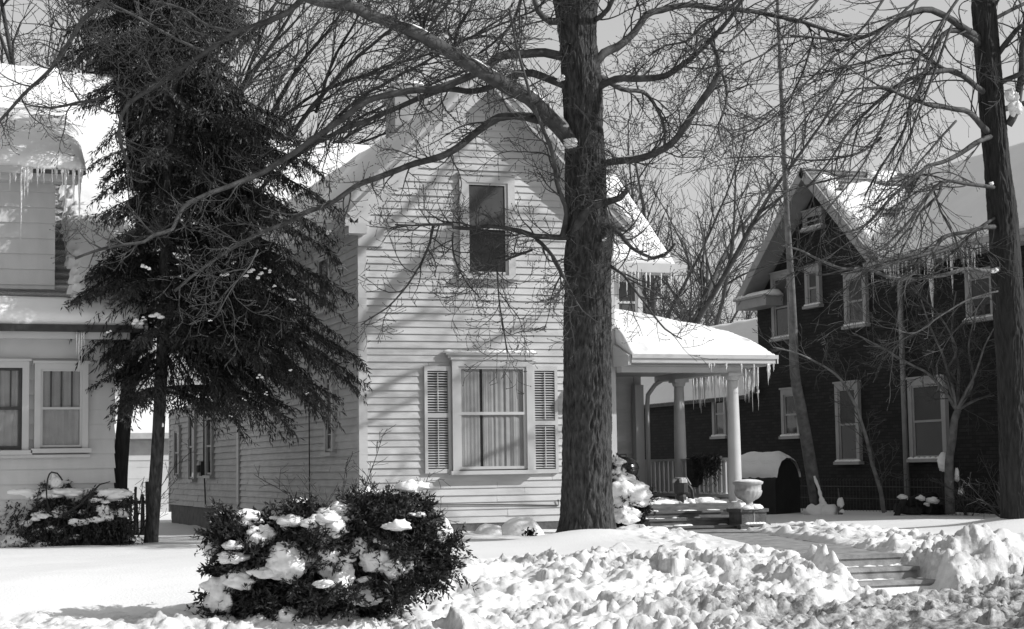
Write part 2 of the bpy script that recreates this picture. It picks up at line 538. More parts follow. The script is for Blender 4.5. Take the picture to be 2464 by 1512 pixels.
Z += (0.020 * billow((GX + wx_ * .6) * 21, (GY + wy_ * .6) * 21, 87) - .015) * rr_ * (.5 + .8 * patch)
Z -= 0.05 * np.clip(fbm(GX * 5.3, GY * 5.3, 37, 3) - .22, 0, 1) * rr_ * 2
# the shovelled walk and steps cut through it
cut = 1 - sstep(0.50, 0.66, pd + 0.10 * vnoise(GX * 3, GY * 3, 44))
cut = cut * (GY > 17.0) * (GY < 27.3)
wz = np.where(GY > 18.15, 0.46, np.where(GY > 17.8, 0.30, np.where(GY > 17.42, 0.16, 0.05)))
Z = Z * (1 - cut) + np.minimum(Z, wz) * cut
# loose drift spilling over the ends of the steps
Z += 0.30 * gauss(10.22, 17.72, 0.14, 0.5)
Z += 0.25 * sstep(11.40, 11.56, GX + .06 * vnoise(GX * 3, GY * 3, 15)) * (1 - sstep(11.9, 13.0, GX)) * np.exp(-((GY - 17.55) / .5) ** 2)
# bare patch of swept pavement
bare = sstep(11.9, 12.3, GX + 0.25 * vnoise(GX * 2, GY * 2, 8)) * (1 - sstep(16.75, 16.95, GY + 0.15 * vnoise(GX * 3, GY * 3, 4))) * sstep(15.7, 15.9, GY)
Z = Z * (1 - bare) - 0.03 * bare
# gentle drifting
Z += 0.018 * fbm(GX * 0.8, GY * 1.6, 12, 3) * (1 - bare)
fade = sstep(45, 140, np.hypot(GX, GY - 25))
Z = Z * (1 - fade) + 0.2 * fade
dirt = (1 - sstep(16.5, 17.5, GY + 0.6 * vnoise(GX * 1.3, GY * 1.3, 61))) * sstep(6.0, 8.6, GX)
dirt = np.maximum(dirt, 0.38 * rub * (0.4 + patch))
dirt = np.maximum(dirt, 0.35 * rub2 * (pd < 1.2))

nyy, nxx = Z.shape
V = np.stack([GX, GY, Z], -1).reshape(-1, 3)
ii = (np.arange(nyy - 1)[:, None] * nxx + np.arange(nxx - 1)[None, :]).reshape(-1)
F = np.stack([ii, ii + 1, ii + 1 + nxx, ii + nxx], -1)
gm = bpy.data.meshes.new('ground')
gm.vertices.add(len(V)); gm.loops.add(F.size); gm.polygons.add(len(F))
gm.vertices.foreach_set('co', V.astype(np.float32).reshape(-1))
gm.loops.foreach_set('vertex_index', F.astype(np.int32).reshape(-1))
gm.polygons.foreach_set('loop_start', np.arange(0, F.size, 4, dtype=np.int32))
gm.update(calc_edges=True)
gm.polygons.foreach_set('use_smooth', [True] * len(F))
da = gm.attributes.new('dirt', 'FLOAT', 'POINT')
da.data.foreach_set('value', dirt.astype(np.float32).reshape(-1))
gm.materials.append(M['ground'])
ground = bpy.data.objects.new('ground', gm)
COL.objects.link(ground)
tag(ground, kind='structure')

def gz(x, y):
    j = int(np.clip(np.searchsorted(gx, x) - 1, 0, nxx - 2)); i = int(np.clip(np.searchsorted(gy, y) - 1, 0, nyy - 2))
    a, b = (x - gx[j]) / (gx[j + 1] - gx[j]), (y - gy[i]) / (gy[i + 1] - gy[i])
    return float(Z[i, j] * (1 - a) * (1 - b) + Z[i, j + 1] * a * (1 - b) + Z[i + 1, j] * (1 - a) * b + Z[i + 1, j + 1] * a * b)

mb = MB(); mb.box(-60, 80, 15.3, 16.95, -0.15, 0.015)
tag(mb.build('sidewalk', 'concrete'), kind='structure')
mb = MB()
for (ax, ay), (bx, by) in zip(PATH[1:-1], PATH[2:]):
    d = Vector((bx - ax, by - ay, 0)).normalized(); s = Vector((-d.y, d.x, 0)) * 0.55
    y_off = 0.0
    a, b = Vector((ax, ay, 0.0)), Vector((bx, by, 0.0))
    mb.prism([a - s + Vector((0, 0, .5)), b - s + Vector((0, 0, .5)), b + s + Vector((0, 0, .5)), a + s + Vector((0, 0, .5))], (0, 0, -0.12))
tag(mb.build('front_walk', 'concrete'), kind='structure')

# three concrete steps up from the pavement
fs_ = thing('concrete_steps', (10.85, 17.5, 0.05), 'three bare concrete steps cut through the ploughed snow bank', 'steps')
for y0, y1, zt in ((18.15, 18.52, 0.508), (17.80, 18.15, 0.372), (17.45, 17.80, 0.236)):
    mb = MB(); mb.box(10.30, 11.42, y0, y1, -0.05, zt - 0.045); mb.box(10.28, 11.44, y0 - 0.02, y1 - 0.003, zt - 0.045, zt)
    mb.build('step', 'concrete', fs_)
for k, (x0, x1, y, z) in enumerate(((10.5, 11.35, 18.12, 0.372), (10.45, 11.4, 17.78, 0.236))):
    mb = MB()
    sr = random.Random(40 + k)
    for q in range(22):
        e = sr.random() ** 1.6; xx = x0 + (x1 - x0) * e * .5 if q % 2 else x1 - (x1 - x0) * e * .5
        mb.blob((xx, y - 0.01 - 0.05 * sr.random(), z - .012), (sr.uniform(.04, .13), sr.uniform(.03, .07), sr.uniform(.008, .026)), q + 20 * k, k=12, amp=.4)
    mb.build('step_snow', 'snow', fs_, True)
# ------------------------------------------------------------------ building helpers
sgr = random.Random(77)
def siding(mb, ax, plane, zA, zB, expo, lip, span, sgn=-1):
    """lapped boards on a wall facing -axis; span(z) -> (u0,u1) or None"""
    z = zA
    while z < zB - 1e-4:
        zt = min(z + expo, zB)
        s = span((z + zt) / 2)
        if s:
            u0, u1 = s
            def pt(u, out, zz):
                return (u, plane + sgn * out, zz) if ax == 'y' else (plane + sgn * out, u, zz)
            cuts = [u0]
            while u1 - cuts[-1] > 2.2: cuts.append(cuts[-1] + sgr.uniform(1.1, 3.6))
            cuts = [c_ for c_ in cuts if c_ < u1 - .3] + [u1]
            for ua, ub in zip(cuts[:-1], cuts[1:]):
                if ub < u1: ub -= .004
                lp = lip * sgr.uniform(.8, 1.2); za, zb = z + sgr.uniform(-.005, .004), z + sgr.uniform(-.005, .004)
                a, b = pt(ua, lp, za), pt(ub, lp, zb)
                c, d = pt(ub, 0.002, zt + .006), pt(ua, 0.002, zt + .006)
                e, f = pt(ua, 0, z), pt(ub, 0, z)
                if ax == 'y': mb.add([a, b, c, d, e, f], [(0, 1, 2, 3), (0, 4, 5, 1), (0, 3, 4), (1, 5, 2)])
                else: mb.add([a, b, c, d, e, f], [(0, 3, 2, 1), (0, 1, 5, 4), (0, 4, 3), (1, 2, 5)])
        z = zt

class Wall:
    """local frame on a wall: u along, w out of the wall, z up"""
    def __init__(s, ax, plane, sgn=-1):
        s.ax, s.plane, s.sgn = ax, plane, sgn
    def p(s, u, w, z):
        return (u, s.plane + s.sgn * w, z) if s.ax == 'y' else (s.plane + s.sgn * w, u, z)
    def box(s, mb, u0, u1, w0, w1, z0, z1):
        a, b = s.p(u0, w0, z0), s.p(u1, w1, z1)
        mb.box(min(a[0], b[0]), max(a[0], b[0]), min(a[1], b[1]), max(a[1], b[1]), z0, z1)
    def quad(s, mb, u0, u1, w, z0, z1):
        mb.quad(s.p(u0, w, z0), s.p(u1, w, z0), s.p(u1, w, z1), s.p(u0, w, z1))

def window(W, parent, u0, u1, z0, z1, casing=0.12, sash=0.05, base=0.05, frame_mat='trim', sill=True, mull=(), split=0.5,
           curtain=None, glass='darkglass', sill_mat=None, shade=None, name='window', label=None, snow_sill=False, storm=None):
    """double-hung window whose sash opening is u0..u1, z0..z1: frame, sashes, panes, curtain"""
    f = MB(); c = casing; o = base
    W.box(f, u0 - c, u0, 0.0, o + 0.035, z0 - 0.02, z1 + c)
    W.box(f, u1, u1 + c, 0.0, o + 0.035, z0 - 0.02, z1 + c)
    W.box(f, u0, u1, 0.0, o + 0.035, z1, z1 + c)
    W.box(f, u0 - c - 0.03, u1 + c + 0.03, 0.0, o + 0.06, z1 + c, z1 + c + 0.04)
    fr = f.build(name, frame_mat, parent)
    if label: fr['label'] = label
    if sill:
        q = MB(); W.box(q, u0 - c - 0.05, u1 + c + 0.05, 0.0, o + 0.09, z0 - 0.09, z0 - 0.022)
        q.build('sill', sill_mat or frame_mat, fr)
        if snow_sill:
            q = MB()
            for t in np.linspace(u0 - c * .5, u1 + c * .5, 7):
                q.blob(W.p(t, o + 0.04, z0 - 0.02), (0.11, 0.05, 0.045) if W.ax == 'y' else (0.05, 0.11, 0.045), t * 3, k=10)
            q.build('sill_snow', 'snow', fr, True)
    zm = z0 + (z1 - z0) * split
    q = MB(); s = sash
    for (a, b, w) in ((zm - 0.02, z1, o + 0.012), (z0, zm + 0.02, o + 0.004)):
        W.box(q, u0, u0 + s, 0.01, w, a, b); W.box(q, u1 - s, u1, 0.01, w, a, b)
        W.box(q, u0 + s, u1 - s, 0.01, w, b - s * 0.8, b); W.box(q, u0 + s, u1 - s, 0.01, w, a, a + s * 0.9)
    q.build('sash', storm or frame_mat, fr)
    if mull:
        q = MB()
        for t in mull: W.box(q, u0 + (u1 - u0) * t - 0.011, u0 + (u1 - u0) * t + 0.011, 0.012, o + 0.009, zm + 0.02, z1 - s * 0.8)
        q.build('glazing_bar', 'iron', fr)
    q = MB()
    W.quad(q, u0 + s * 0.7, u1 - s * 0.7, o - 0.006, zm, z1 - 0.01)
    W.quad(q, u0 + s * 0.7, u1 - s * 0.7, o - 0.010, z0 + 0.01, zm)
    q.build('pane', glass, fr)
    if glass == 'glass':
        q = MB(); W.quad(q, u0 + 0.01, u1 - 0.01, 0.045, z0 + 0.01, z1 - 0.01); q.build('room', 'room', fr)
    if shade:
        q = MB(); W.quad(q, u0 + s, u1 - s, o - 0.0045, z0 + (z1 - z0) * shade[0], z0 + (z1 - z0) * shade[1])
        q.build('shade', 'shade_cloth', fr)
    if curtain:
        for (ca, cb) in curtain:
            n = int((cb - ca) / 0.012); v, fc = [], []
            for i in range(n + 1):
                u = ca + (cb - ca) * i / n
                w = o - 0.028 + (0.006 + 0.004 * math.sin(u * 5.1)) * math.sin(u * 48 + 3.2 * math.sin(u * 7)) + 0.003 * math.sin(u * 113 + 2 * math.sin(u * 13))
                v += [W.p(u, w, z0 + 0.01), W.p(u, w, z1 - 0.02)]
            fc = [(2 * i, 2 * i + 2, 2 * i + 3, 2 * i + 1) for i in range(n)]
            mesh_obj('curtain', v, fc, 'curtain', fr, True)
    return fr

def icicle_mb(top, L, r, rg):
    m_ = MB(); n = 6
    pts, rad = [], []
    for i in range(n + 1):
        t = i / n
        pts.append(Vector(top) + Vector((rg.uniform(-.004, .004), rg.uniform(-.004, .004), -L * t)))
        rad.append(max(0.0015, r * (1 - t) ** 0.8 * (1 + 0.2 * math.sin(t * 19 + L * 50))))
    m_.tube(pts, rad, 6)
    return m_

def snow_slab(name, parent, f, us, vs_, th, edge=0.25, seed=0, patch=None, rough=0.03, sides='lrbt'):
    """blanket of snow on a roof plane; f(u,v) -> (point, normal). patch(u,v) -> thickness factor 0..1"""
    nu, nv = len(us), len(vs_)
    top, bot = [], []
    for j, v in enumerate(vs_):
        for i, u in enumerate(us):
            p, n = f(u, v)
            ds = [9]
            if 'l' in sides: ds.append(u - us[0])
            if 'r' in sides: ds.append(us[-1] - u)
            if 'b' in sides: ds.append(v - vs_[0])
            if 't' in sides: ds.append(vs_[-1] - v)
            e = min(1, max(0, min(ds)) / edge)
            t = th * (1 - (1 - e) ** 2.5)
            k = 1.0 if patch is None else patch(u, v)
            t = (t + rough * noise.noise(Vector((u * 1.1, v * 1.1, seed))) + rough * .4 * noise.noise(Vector((u * 4.1, v * 4.1, seed)))) * k
            top.append(Vector(p) + Vector(n) * max(t, 0.003 if k > 0.02 else -0.03)); bot.append(Vector(p) + Vector(n) * -0.03)
    V_ = top + bot; N = nu * nv; Fc = []
    for j in range(nv - 1):
        for i in range(nu - 1):
            a = j * nu + i
            Fc.append((a, a + 1, a + 1 + nu, a + nu)); Fc.append((N + a, N + a + nu, N + a + 1 + nu, N + a + 1))
    for i in range(nu - 1):
        Fc.append((i, N + i, N + i + 1, i + 1)); a = (nv - 1) * nu + i
        Fc.append((a, a + 1, N + a + 1, N + a))
    for j in range(nv - 1):
        a = j * nu; Fc.append((a, a + nu, N + a + nu, N + a)); a = j * nu + nu - 1
        Fc.append((a, N + a, N + a + nu, a + nu))
    return mesh_obj(name, V_, Fc, 'roof_snow', parent, True)

def roof_slab(mb, a, b, c, d, th):
    """sloping slab under quad a,b,c,d (counter-clockwise from outside)"""
    a, b, c, d = map(Vector, (a, b, c, d))
    n = (b - a).cross(d - a).normalized()
    mb.prism([a, b, c, d], -n * th)

ig = random.Random(5)
# ------------------------------------------------------------------ the white clapboard house
HY = 28.5; HX0, HX1 = 7.44, 12.12; HXC = 9.78; APEX, EAVE = 8.50, 5.80
house = thing('white_house', (9.8, 28.5, 0.5), 'white clapboard house with steep front gable, shuttered window and columned side porch', 'house')
WF = Wall('y', HY); WL = Wall('x', HX0)
slope = (APEX - 5.93) / (HXC - 7.18)          # roof underside along the rake
def gable_z(x): return APEX - 0.10 - abs(x - HXC) * slope
def front_span(z):
    if z < gable_z(HX0): return (HX0, HX1)
    h = (APEX - 0.10 - z) / slope
    return (HXC - h, HXC + h) if h > 0.03 else None
# solid cores behind the boards
mb = MB()
mb.prism([(HX0 + .02, HY + .03, 0.3), (HX1 - .02, HY + .03, 0.3), (HX1 - .02, HY + .03, gable_z(HX1)), (HXC, HY + .03, APEX - .12), (HX0 + .02, HY + .03, gable_z(HX0))], (0, 11, 0))
mb.box(HX1 - .5, 13.95, 31.53, 37, 0.3, 5.7)
core = mb.build('wall', 'trim', house)
mb = MB(); siding(mb, 'y', HY, 0.66, APEX - 0.2, 0.121, 0.028, front_span)
mb.build('clapboards', 'paint', core)
mb = MB(); siding(mb, 'x', HX0, 0.66, gable_z(HX0) - 0.02, 0.132, 0.042, lambda z: (HY, 39.3))
mb.build('side_clapboards', 'paint', core)
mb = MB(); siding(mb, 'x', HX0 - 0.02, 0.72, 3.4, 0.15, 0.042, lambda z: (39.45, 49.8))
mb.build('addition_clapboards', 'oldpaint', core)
mb = MB(); siding(mb, 'y', 31.53, 0.93, 5.55, 0.128, 0.018, lambda z: (HX1, 13.95))
mb.build('wing_clapboards', 'paint', core)
for cb in ((HX0 - .03, HX0 + .12, HY - .03, HY + .12, 0.64, 5.66), (HX1 - .12, HX1 + .03, HY - .03, HY + 0.10, 0.64, 5.66), (HX0 - .07, HX0 + .05, 39.2, 39.45, 0.6, 5.6),
           (13.83, 13.98, 31.49, 31.6, 0.90, 5.5), (HX0 - 0.06, HX0 + .1, 49.75, 49.9, 0.5, 3.4)):
    mb = MB(); mb.box(*cb); mb.build('corner_board', 'trim', core)
mb = MB(); mb.box(HX0 + .01, HX1 - .01, HY - .01, HY + .2, 0.1, 0.668); mb.box(HX0 - .01, HX0 + .3, HY - .01, 39.3, 0.0, 0.668)
mb.box(HX0 + .0, HX0 + .3, 39.3, 49.7, -0.2, 0.72); mb.box(HX1 - .3, 13.9, 31.55, 31.7, 0.0, 0.93)
mb.build('foundation', 'foundation', core)
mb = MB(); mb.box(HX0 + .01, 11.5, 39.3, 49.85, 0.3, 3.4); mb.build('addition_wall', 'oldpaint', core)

# roof of the front gable: two slabs, rake boards, frieze, eave returns
OV = 0.34; YB = 37.2
roof = MB()
xl, xr = 7.16, 12.44
zl, zr = APEX - (HXC - xl) * slope, APEX - (xr - HXC) * slope
roof_slab(roof, (xl, YB, zl), (xl, HY - OV, zl), (HXC, HY - OV, APEX), (HXC, YB, APEX), 0.13)
roof_slab(roof, (HXC, YB, APEX), (HXC, HY - OV, APEX), (xr, HY - OV, zr), (xr, YB, zr), 0.13)
ro = roof.build('roof', 'roofing', house)
mb = MB()
n_l = Vector((-slope, 0, 1)).normalized(); n_r = Vector((slope, 0, 1)).normalized()
for (x_, z_, n_) in ((xl, zl, n_l), (xr, zr, n_r)):
    a, b = Vector((x_, HY - OV - .002, z_)), Vector((HXC, HY - OV - .002, APEX))
    mb.prism([a + n_ * .02, a - n_ * .15, b - n_ * .15 - Vector((0, 0, .03)), b + n_ * .02], (0, 0.05, 0))
    a2, b2 = a + Vector((0, -0.035, 0)), b + Vector((0, -0.035, 0))
    mb.prism([a2 + n_ * .03, a2 - n_ * .05, b2 - n_ * .05, b2 + n_ * .03], (0, 0.033, 0))
mb.build('rake_board', 'trim', ro)
mb = MB()                                             # soffit under the rakes and the wide frieze on the wall
for (x_, z_, n_) in ((xl, zl, n_l), (xr, zr, n_r)):
    a, b = Vector((x_, HY - OV + .05, z_)) - n_ * .145, Vector((HXC, HY - OV + .05, APEX)) - n_ * .145
    mb.prism([a, b, b + Vector((0, OV - .02, 0)), a + Vector((0, OV - .02, 0))], -n_ * 0.02)
mb.build('soffit', 'trim', ro)
mb = MB()
for (x_, n_, s_) in ((HX0 - .02, n_l, 1), (HX1 + .02, n_r, -1)):
    a, b = Vector((x_, HY - .035, gable_z(x_))), Vector((HXC, HY - .035, APEX - .10))
    dn = Vector((0, 0, -0.32))
    mb.prism([a, a + dn, b + dn, b], (0, 0.033, 0))
mb.build('frieze', 'trim', ro)
mb = MB()
mb.box(xl + .02, HX0 + .06, HY - OV + .02, HY - .036, 5.60, 5.78); mb.box(HX0 - .03, HX0 + .42, HY - .06, HY - .036, 5.42, 5.86)
mb.build('eave_return', 'trim', ro); mb = MB(); mb.box(HX1 - .06, xr - .02, HY - OV + .02, HY - .036, 5.60, 5.78); mb.box(HX1 - .42, HX1 + .03, HY - .06, HY - .036, 5.42, 5.86)
mb.build('eave_return', 'trim', ro)
mb = MB(); mb.box(xl - .05, xl + .03, HY - OV - .01, 37, 5.72, 5.92); mb.box(xl + .03, HX0 - .022, HY, 36.5, 5.70, 5.76); mb.build('eave_gutter', 'trim', ro)
def fl(u, v):  # left slope: u along ridge (Y), v up from eave
    L = math.hypot(HXC - xl, APEX - zl); t = v / L
    return (Vector((xl + (HXC - xl) * t, u, zl + (APEX - zl) * t)), n_l)
LL = math.hypot(HXC - xl, APEX - zl)
snow_slab('roof_snow', ro, fl, np.linspace(HY - OV + .04, YB, 60), np.linspace(0.02, LL, 30), 0.17, 0.2, 3, sides='lb')
def fr_(u, v):
    t = v / LL
    return (Vector((xr + (HXC - xr) * t, u, zr + (APEX - zr) * t)), n_r)
snow_slab('roof_snow', ro, lambda u, v: fr_(u, v), np.linspace(HY - OV + .03, YB, 60), np.linspace(0.02, LL * .86, 30), 0.08, 0.12, 9)

# rear cross wing with the bright snow slope, right wing over the porch
mb = MB()
roof_slab(mb, (7.0, 34.7, 6.3), (12.5, 34.7, 6.3), (12.5, 37.2, 8.85), (7.0, 37.2, 8.85), 0.14)
roof_slab(mb, (12.5, 39.7, 6.3), (7.0, 39.7, 6.3), (7.0, 37.2, 8.85), (12.5, 37.2, 8.85), 0.14)
mb.prism([(7.46, 35.0, 5.6), (7.46, 39.3, 5.6), (7.46, 37.2, 8.6)], (4.5, 0, 0))
r2 = mb.build('cross_roof', 'roofing', house)
nn = Vector((0, -(8.85 - 6.3), 2.5)).normalized()
snow_slab('roof_snow', r2, lambda u, v: (Vector((u, 34.7 + 2.5 * v / 3.57, 6.3 + 2.55 * v / 3.57)), nn), np.linspace(7.0, 12.4, 60), np.linspace(0.0, 3.57, 36), 0.16, 0.25, 5)
mb = MB()
roof_slab(mb, (10.2, 31.12, 5.60), (14.62, 31.12, 5.60), (14.62, 34.0, 7.85), (10.2, 34.0, 7.85), 0.12)
roof_slab(mb, (14.62, 36.9, 5.60), (10.2, 36.9, 5.60), (10.2, 34.0, 7.85), (14.62, 34.0, 7.85), 0.12)
mb.prism([(13.93, 31.6, 5.5), (13.93, 36.6, 5.5), (13.93, 34.0, 7.6)], (-3, 0, 0))
r3 = mb.build('wing_roof', 'roofing', house)
n3 = Vector((0, -2.25, 2.88)).normalized(); L3 = math.hypot(2.88, 2.25)
snow_slab('roof_snow', r3, lambda u, v: (Vector((u, 31.12 + 2.88 * v / L3, 5.60 + 2.25 * v / L3)), n3), np.linspace(11.6, 14.62, 50), np.linspace(0, L3, 40), 0.15, 0.22, 6)
mb = MB(); mb.box(12.3, 14.66, 31.06, 31.13, 5.42, 5.60); mb.box(12.3, 14.6, 31.13, 31.55, 5.42, 5.46)
mb.build('fascia', 'trim', r3)
for k in range(16):
    x_ = ig.uniform(12.9, 14.6)
    icicle_mb((x_, 31.08, 5.43), ig.choice([.15, .2, .3, .45, .7]) * ig.uniform(.7, 1.2), ig.uniform(.012, .022), ig).build('icicle', 'ice', r3, True)

# chimney
mb = MB(); c0 = at(976, 300, 35.0)
mb.box(c0.x - .28, c0.x + .42, 33.0, 33.7, 7.0, 9.32); mb.box(c0.x - .31, c0.x + .45, 32.97, 33.73, 9.12, 9.32); mb.box(c0.x - .20, c0.x + .34, 33.08, 33.6, 9.32, 9.40)
ch = mb.build('chimney', 'stone_trim', house)
mb = MB(); mb.blob((c0.x + .07, 33.35, 9.40), (.32, .3, .10), 4); mb.build('chimney_snow', 'snow', ch, True)

# windows of the front
def rect_y(px0, px1, py0, py1, Y):
    a = at_y(px0, (py0 + py1) / 2, Y); b = at_y(px1, (py0 + py1) / 2, Y)
    c = at_y((px0 + px1) / 2, py0, Y); d = at_y((px0 + px1) / 2, py1, Y)
    return a.x, b.x, d.z, c.z
u0, u1, z0, z1 = rect_y(1120, 1219, 441, 660, HY)
w_up = window(WF, house, u0, u1, z0, z1, casing=0.13, sash=0.05, shade=(0.5, 0.96), name='upper_window', label='tall upper window with a half drawn shade')
u0, u1, z0, z1 = rect_y(1099, 1262, 882, 1128, HY)
w_dn = window(WF, house, u0, u1, z0, z1, casing=0.115, sash=0.055, curtain=[(u0 + .03, u0 + (u1 - u0) * .32), (u0 + (u1 - u0) * .36, u1 - .03)], glass='glass', base=0.09,
              split=0.54, name='shuttered_window', label='wide window with pleated sheer curtains')
# hood with snow over it
mb = MB(); WF.box(mb, u0 - .22, u1 + .16, 0.0, 0.13, z1 + .20, z1 + .245); WF.box(mb, u0 - .18, u1 + .12, 0.0, 0.10, z1 + .145, z1 + .20)
hood = mb.build('hood', 'trim', house)
mb = MB()
for t in np.linspace(u0 - .14, u1 + .08, 16): mb.blob((t, HY - .07, z1 + .245), (.13, .075, .05), t * 5, k=14, amp=.2)
mb.build('hood_snow', 'snow', hood, True)
# louvred shutters
for (sa, sb) in ((1019, 1083), (1277, 1339)):
    s0, s1, sz0, sz1 = rect_y(sa, sb, 881, 1138, HY)
    f = MB(); r = 0.055
    WF.box(f, s0, s0 + r, .012, .07, sz0, sz1); WF.box(f, s1 - r, s1, .012, .07, sz0, sz1)
    zmid = sz0 + (sz1 - sz0) * (0.54 if sa < 1100 else 0.47)
    for (a, b) in ((sz0, sz0 + .075), (zmid - .04, zmid + .04), (sz1 - .08, sz1)): WF.box(f, s0 + r, s1 - r, .012, .07, a, b)
    sh = f.build('shutter', 'trim', house)
    f = MB()
    for (a, b) in ((sz0 + .08, zmid - .045), (zmid + .045, sz1 - .085)):
        n = int((b - a) / 0.043)
        for k in range(n):
            zz = a + (b - a) * (k + .5) / n
            f.prism([WF.p(s0 + r, .060, zz - .010), WF.p(s0 + r, .066, zz - .005), WF.p(s0 + r, .040, zz + .012), WF.p(s0 + r, .034, zz + .007)], (s1 - s0 - 2 * r, 0, 0))
    f.build('louvre', 'trim', sh)
    f = MB(); xm = (s0 + s1) / 2
    for (a, b) in ((sz0 + .12, zmid - .06), (zmid + .07, sz1 - .10)): WF.box(f, xm - .008, xm + .008, .067, .078, a, b)
    f.build('tilt_rod', 'trim', sh)
    f = MB(); WF.box(f, s0 + r, s1 - r, .0225, .026, sz0, sz1); f.build('gap_shade', 'iron', sh)  # dark sheet put behind the slats as the shade of the gaps
# wire along the bottom boards
mb = MB(); a, b = at_y(1040, 1214, HY - .04), at_y(1343, 1215, HY - .04)
mb.tube([a, (a + b) / 2 + Vector((0, 0, .01)), b, b + Vector((.0, 0, .10))], 0.011, 6); mb.build('cable', 'iron', house)
# side windows, meter box and pipes on the shaded wall
ws = MB()
def at_side(px, py): return at_x(px, py, HX0)
a, b = at_side(772, 620), at_side(800, 742)
a2, b2 = at_side(772, 742), at_side(800, 620)
window(WL, house, b.y, a.y, (a2.z + b.z) / 2, (a.z + b2.z) / 2, casing=.11, name='side_window')
a, b = at_side(792, 975), at_side(806, 880)
window(WL, house, b.y, a.y, 1.95, 3.3, casing=.10, name='side_window')
WA = Wall('x', HX0 - .02)
for (pa, pb, za, zb) in ((427, 437, 1.55, 2.75), (462, 474, 1.45, 3.1), (504, 516, 1.55, 2.95)):
    a, b = at_x(pa, 1060, HX0 - .02), at_x(pb, 1060, HX0 - .02)
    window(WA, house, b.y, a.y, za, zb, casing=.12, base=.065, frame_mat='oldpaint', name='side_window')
a = at_x(490, 1130, HX0 - .1)
mb = MB(); mb.box(HX0 - .2, HX0 - .06, a.y - .16, a.y + .16, a.z - .15, a.z + .22); mb.lathe((HX0 - .2, a.y, a.z + .02), [(.0, -.08), (.09, -.08), (.09, .1), (0, .1)], 14)
mt_ = mb.build('meter_box', 'iron', house)
mb = MB(); mb.tube([(HX0 - .09, a.y, a.z), (HX0 - .09, a.y, 4.0)], .03, 6); mb.tube([(HX0 - .09, a.y, a.z), (HX0 - .09, a.y - .2, 0.8)], .02, 6); mb.build('conduit', 'iron', mt_)
a = at_x(744, 1100, HX0 - .06)
mb = MB(); mb.tube([(HX0 - .06, a.y, .8), (HX0 - .06, a.y, 5.4)], .012, 6); mb.build('cable', 'iron', house)

# ---- porch in the notch right of the front gable
PX = 14.40; PF = 0.92
mb = MB(); mb.box(HX1 - .02, PX + .12, 28.0, 31.5, PF - .12, PF)
pf = mb.build('porch_floor', 'darkwood', house)
mb = MB(); mb.box(HX1 + .0, PX + .06, 28.08, 28.12, .35, PF - .12); mb.box(PX + .02, PX + .06, 28.12, 31.5, .35, PF - .12); mb.build('skirt', 'darkwood', pf)
sl = MB()
for k in range(60):
    x_, y_ = ig.uniform(12.3, 14.4), ig.uniform(28.12, 28.7) if k < 40 else ig.uniform(28.7, 31)
    if x_ > 12.6 and x_ < 13.75 and y_ < 28.2: y_ += .15
    sl.blob((x_, y_, PF), (ig.uniform(.1, .26), ig.uniform(.08, .2), ig.uniform(.03, .11)), k, k=14)
sl.build('drifted_snow', 'snow', pf, True)
for k, (ya, yb, zt) in enumerate(((27.70, 28.06, 0.80), (27.36, 27.72, 0.68), (27.02, 27.38, 0.56))):
    x0_, x1_ = 12.30 - .02 * k, 13.80 + .10 * k
    mb = MB(); mb.box(x0_, x1_, ya + .02, yb, zt - .16, zt - .035); mb.box(x0_ - .03, x1_ + .03, ya - .01, yb - .003, zt - .035, zt)
    so = mb.build('porch_step', 'darkwood', house)
    mb = MB()
    for q in range(6):
        mb.blob((ig.uniform(x0_, x1_), ig.uniform(ya + .16, yb - .03), zt), (ig.uniform(.06, .2), .06, ig.uniform(.01, .03)), q + k * 9, k=10)
    mb.build('step_snow', 'snow', so, True)
for (cx_, cy_) in ((PX - .0, 28.32), (PX - .0, 30.62)):
    mb = MB(); mb.lathe((cx_, cy_, PF), [(.125, 0), (.125, .03), (.120, .5), (.114, 1.2), (.097, 2.18), (.097, 2.21)], 28)
    c_ = mb.build('porch_column', 'trim', house, True)
    mb = MB(); mb.box(cx_ - .15, cx_ + .15, cy_ - .15, cy_ + .15, PF + 2.29, PF + 2.35); mb.lathe((cx_, cy_, PF), [(.097, 2.21), (.12, 2.23), (.135, 2.29)], 28)
    mb.build('capital', 'trim', c_)
# beams and ceiling
BZ = PF + 2.35
mb = MB(); mb.box(PX - .12, PX + .12, 28.2, 31.5, BZ, BZ + .10); mb.box(HX1 + .03, PX - .12, 28.2, 28.42, BZ + .0, BZ + .10)
pb_ = mb.build('porch_beam', 'trim', house)
mb = MB(); mb.box(HX1 + .0, PX + .5, 27.95, 31.5, BZ + .102, BZ + .125); mb.build('ceiling', 'soffit', pb_)
# hipped porch roof, gutter and thick snow
E0 = BZ + .27; XE, YE = PX + .58, 27.86; SL = 0.33
def prz(x, y): return E0 + SL * max(0, min(XE - x, y - YE))
mb = MB()
mb.add([(HX1 - .02, YE, E0), (XE, YE, E0), (HX1 - .02, 31.5, prz(HX1 - .02, 31.5)), (XE - 2.84, 31.5 - .8, prz(XE - 2.84, 30.7)), (XE, 31.5, E0), (XE - 2.8, 31.5, E0 + SL * 2.8)],
       [(0, 1, 3, 2), (1, 4, 5, 3), (2, 3, 5)])
mb.box(HX1, XE, YE + .001, 31.5, BZ + .128, E0 - .01)
pr = mb.build('porch_roof', 'roofing', house)
mb = MB(); mb.box(HX1 + .03, XE + .03, YE - .12, YE - .005, E0 - .13, E0 + .005); mb.box(HX1 + .03, XE + .05, YE - .15, YE - .11, E0 - .05, E0 + .02)
mb.box(XE + .002, XE + .06, YE - .12, 31.5, E0 - .13, E0 + .005); mb.box(HX1 + .03, XE, YE - .002, YE + .0, BZ + .128, E0)
mb.build('gutter', 'trim', pr)
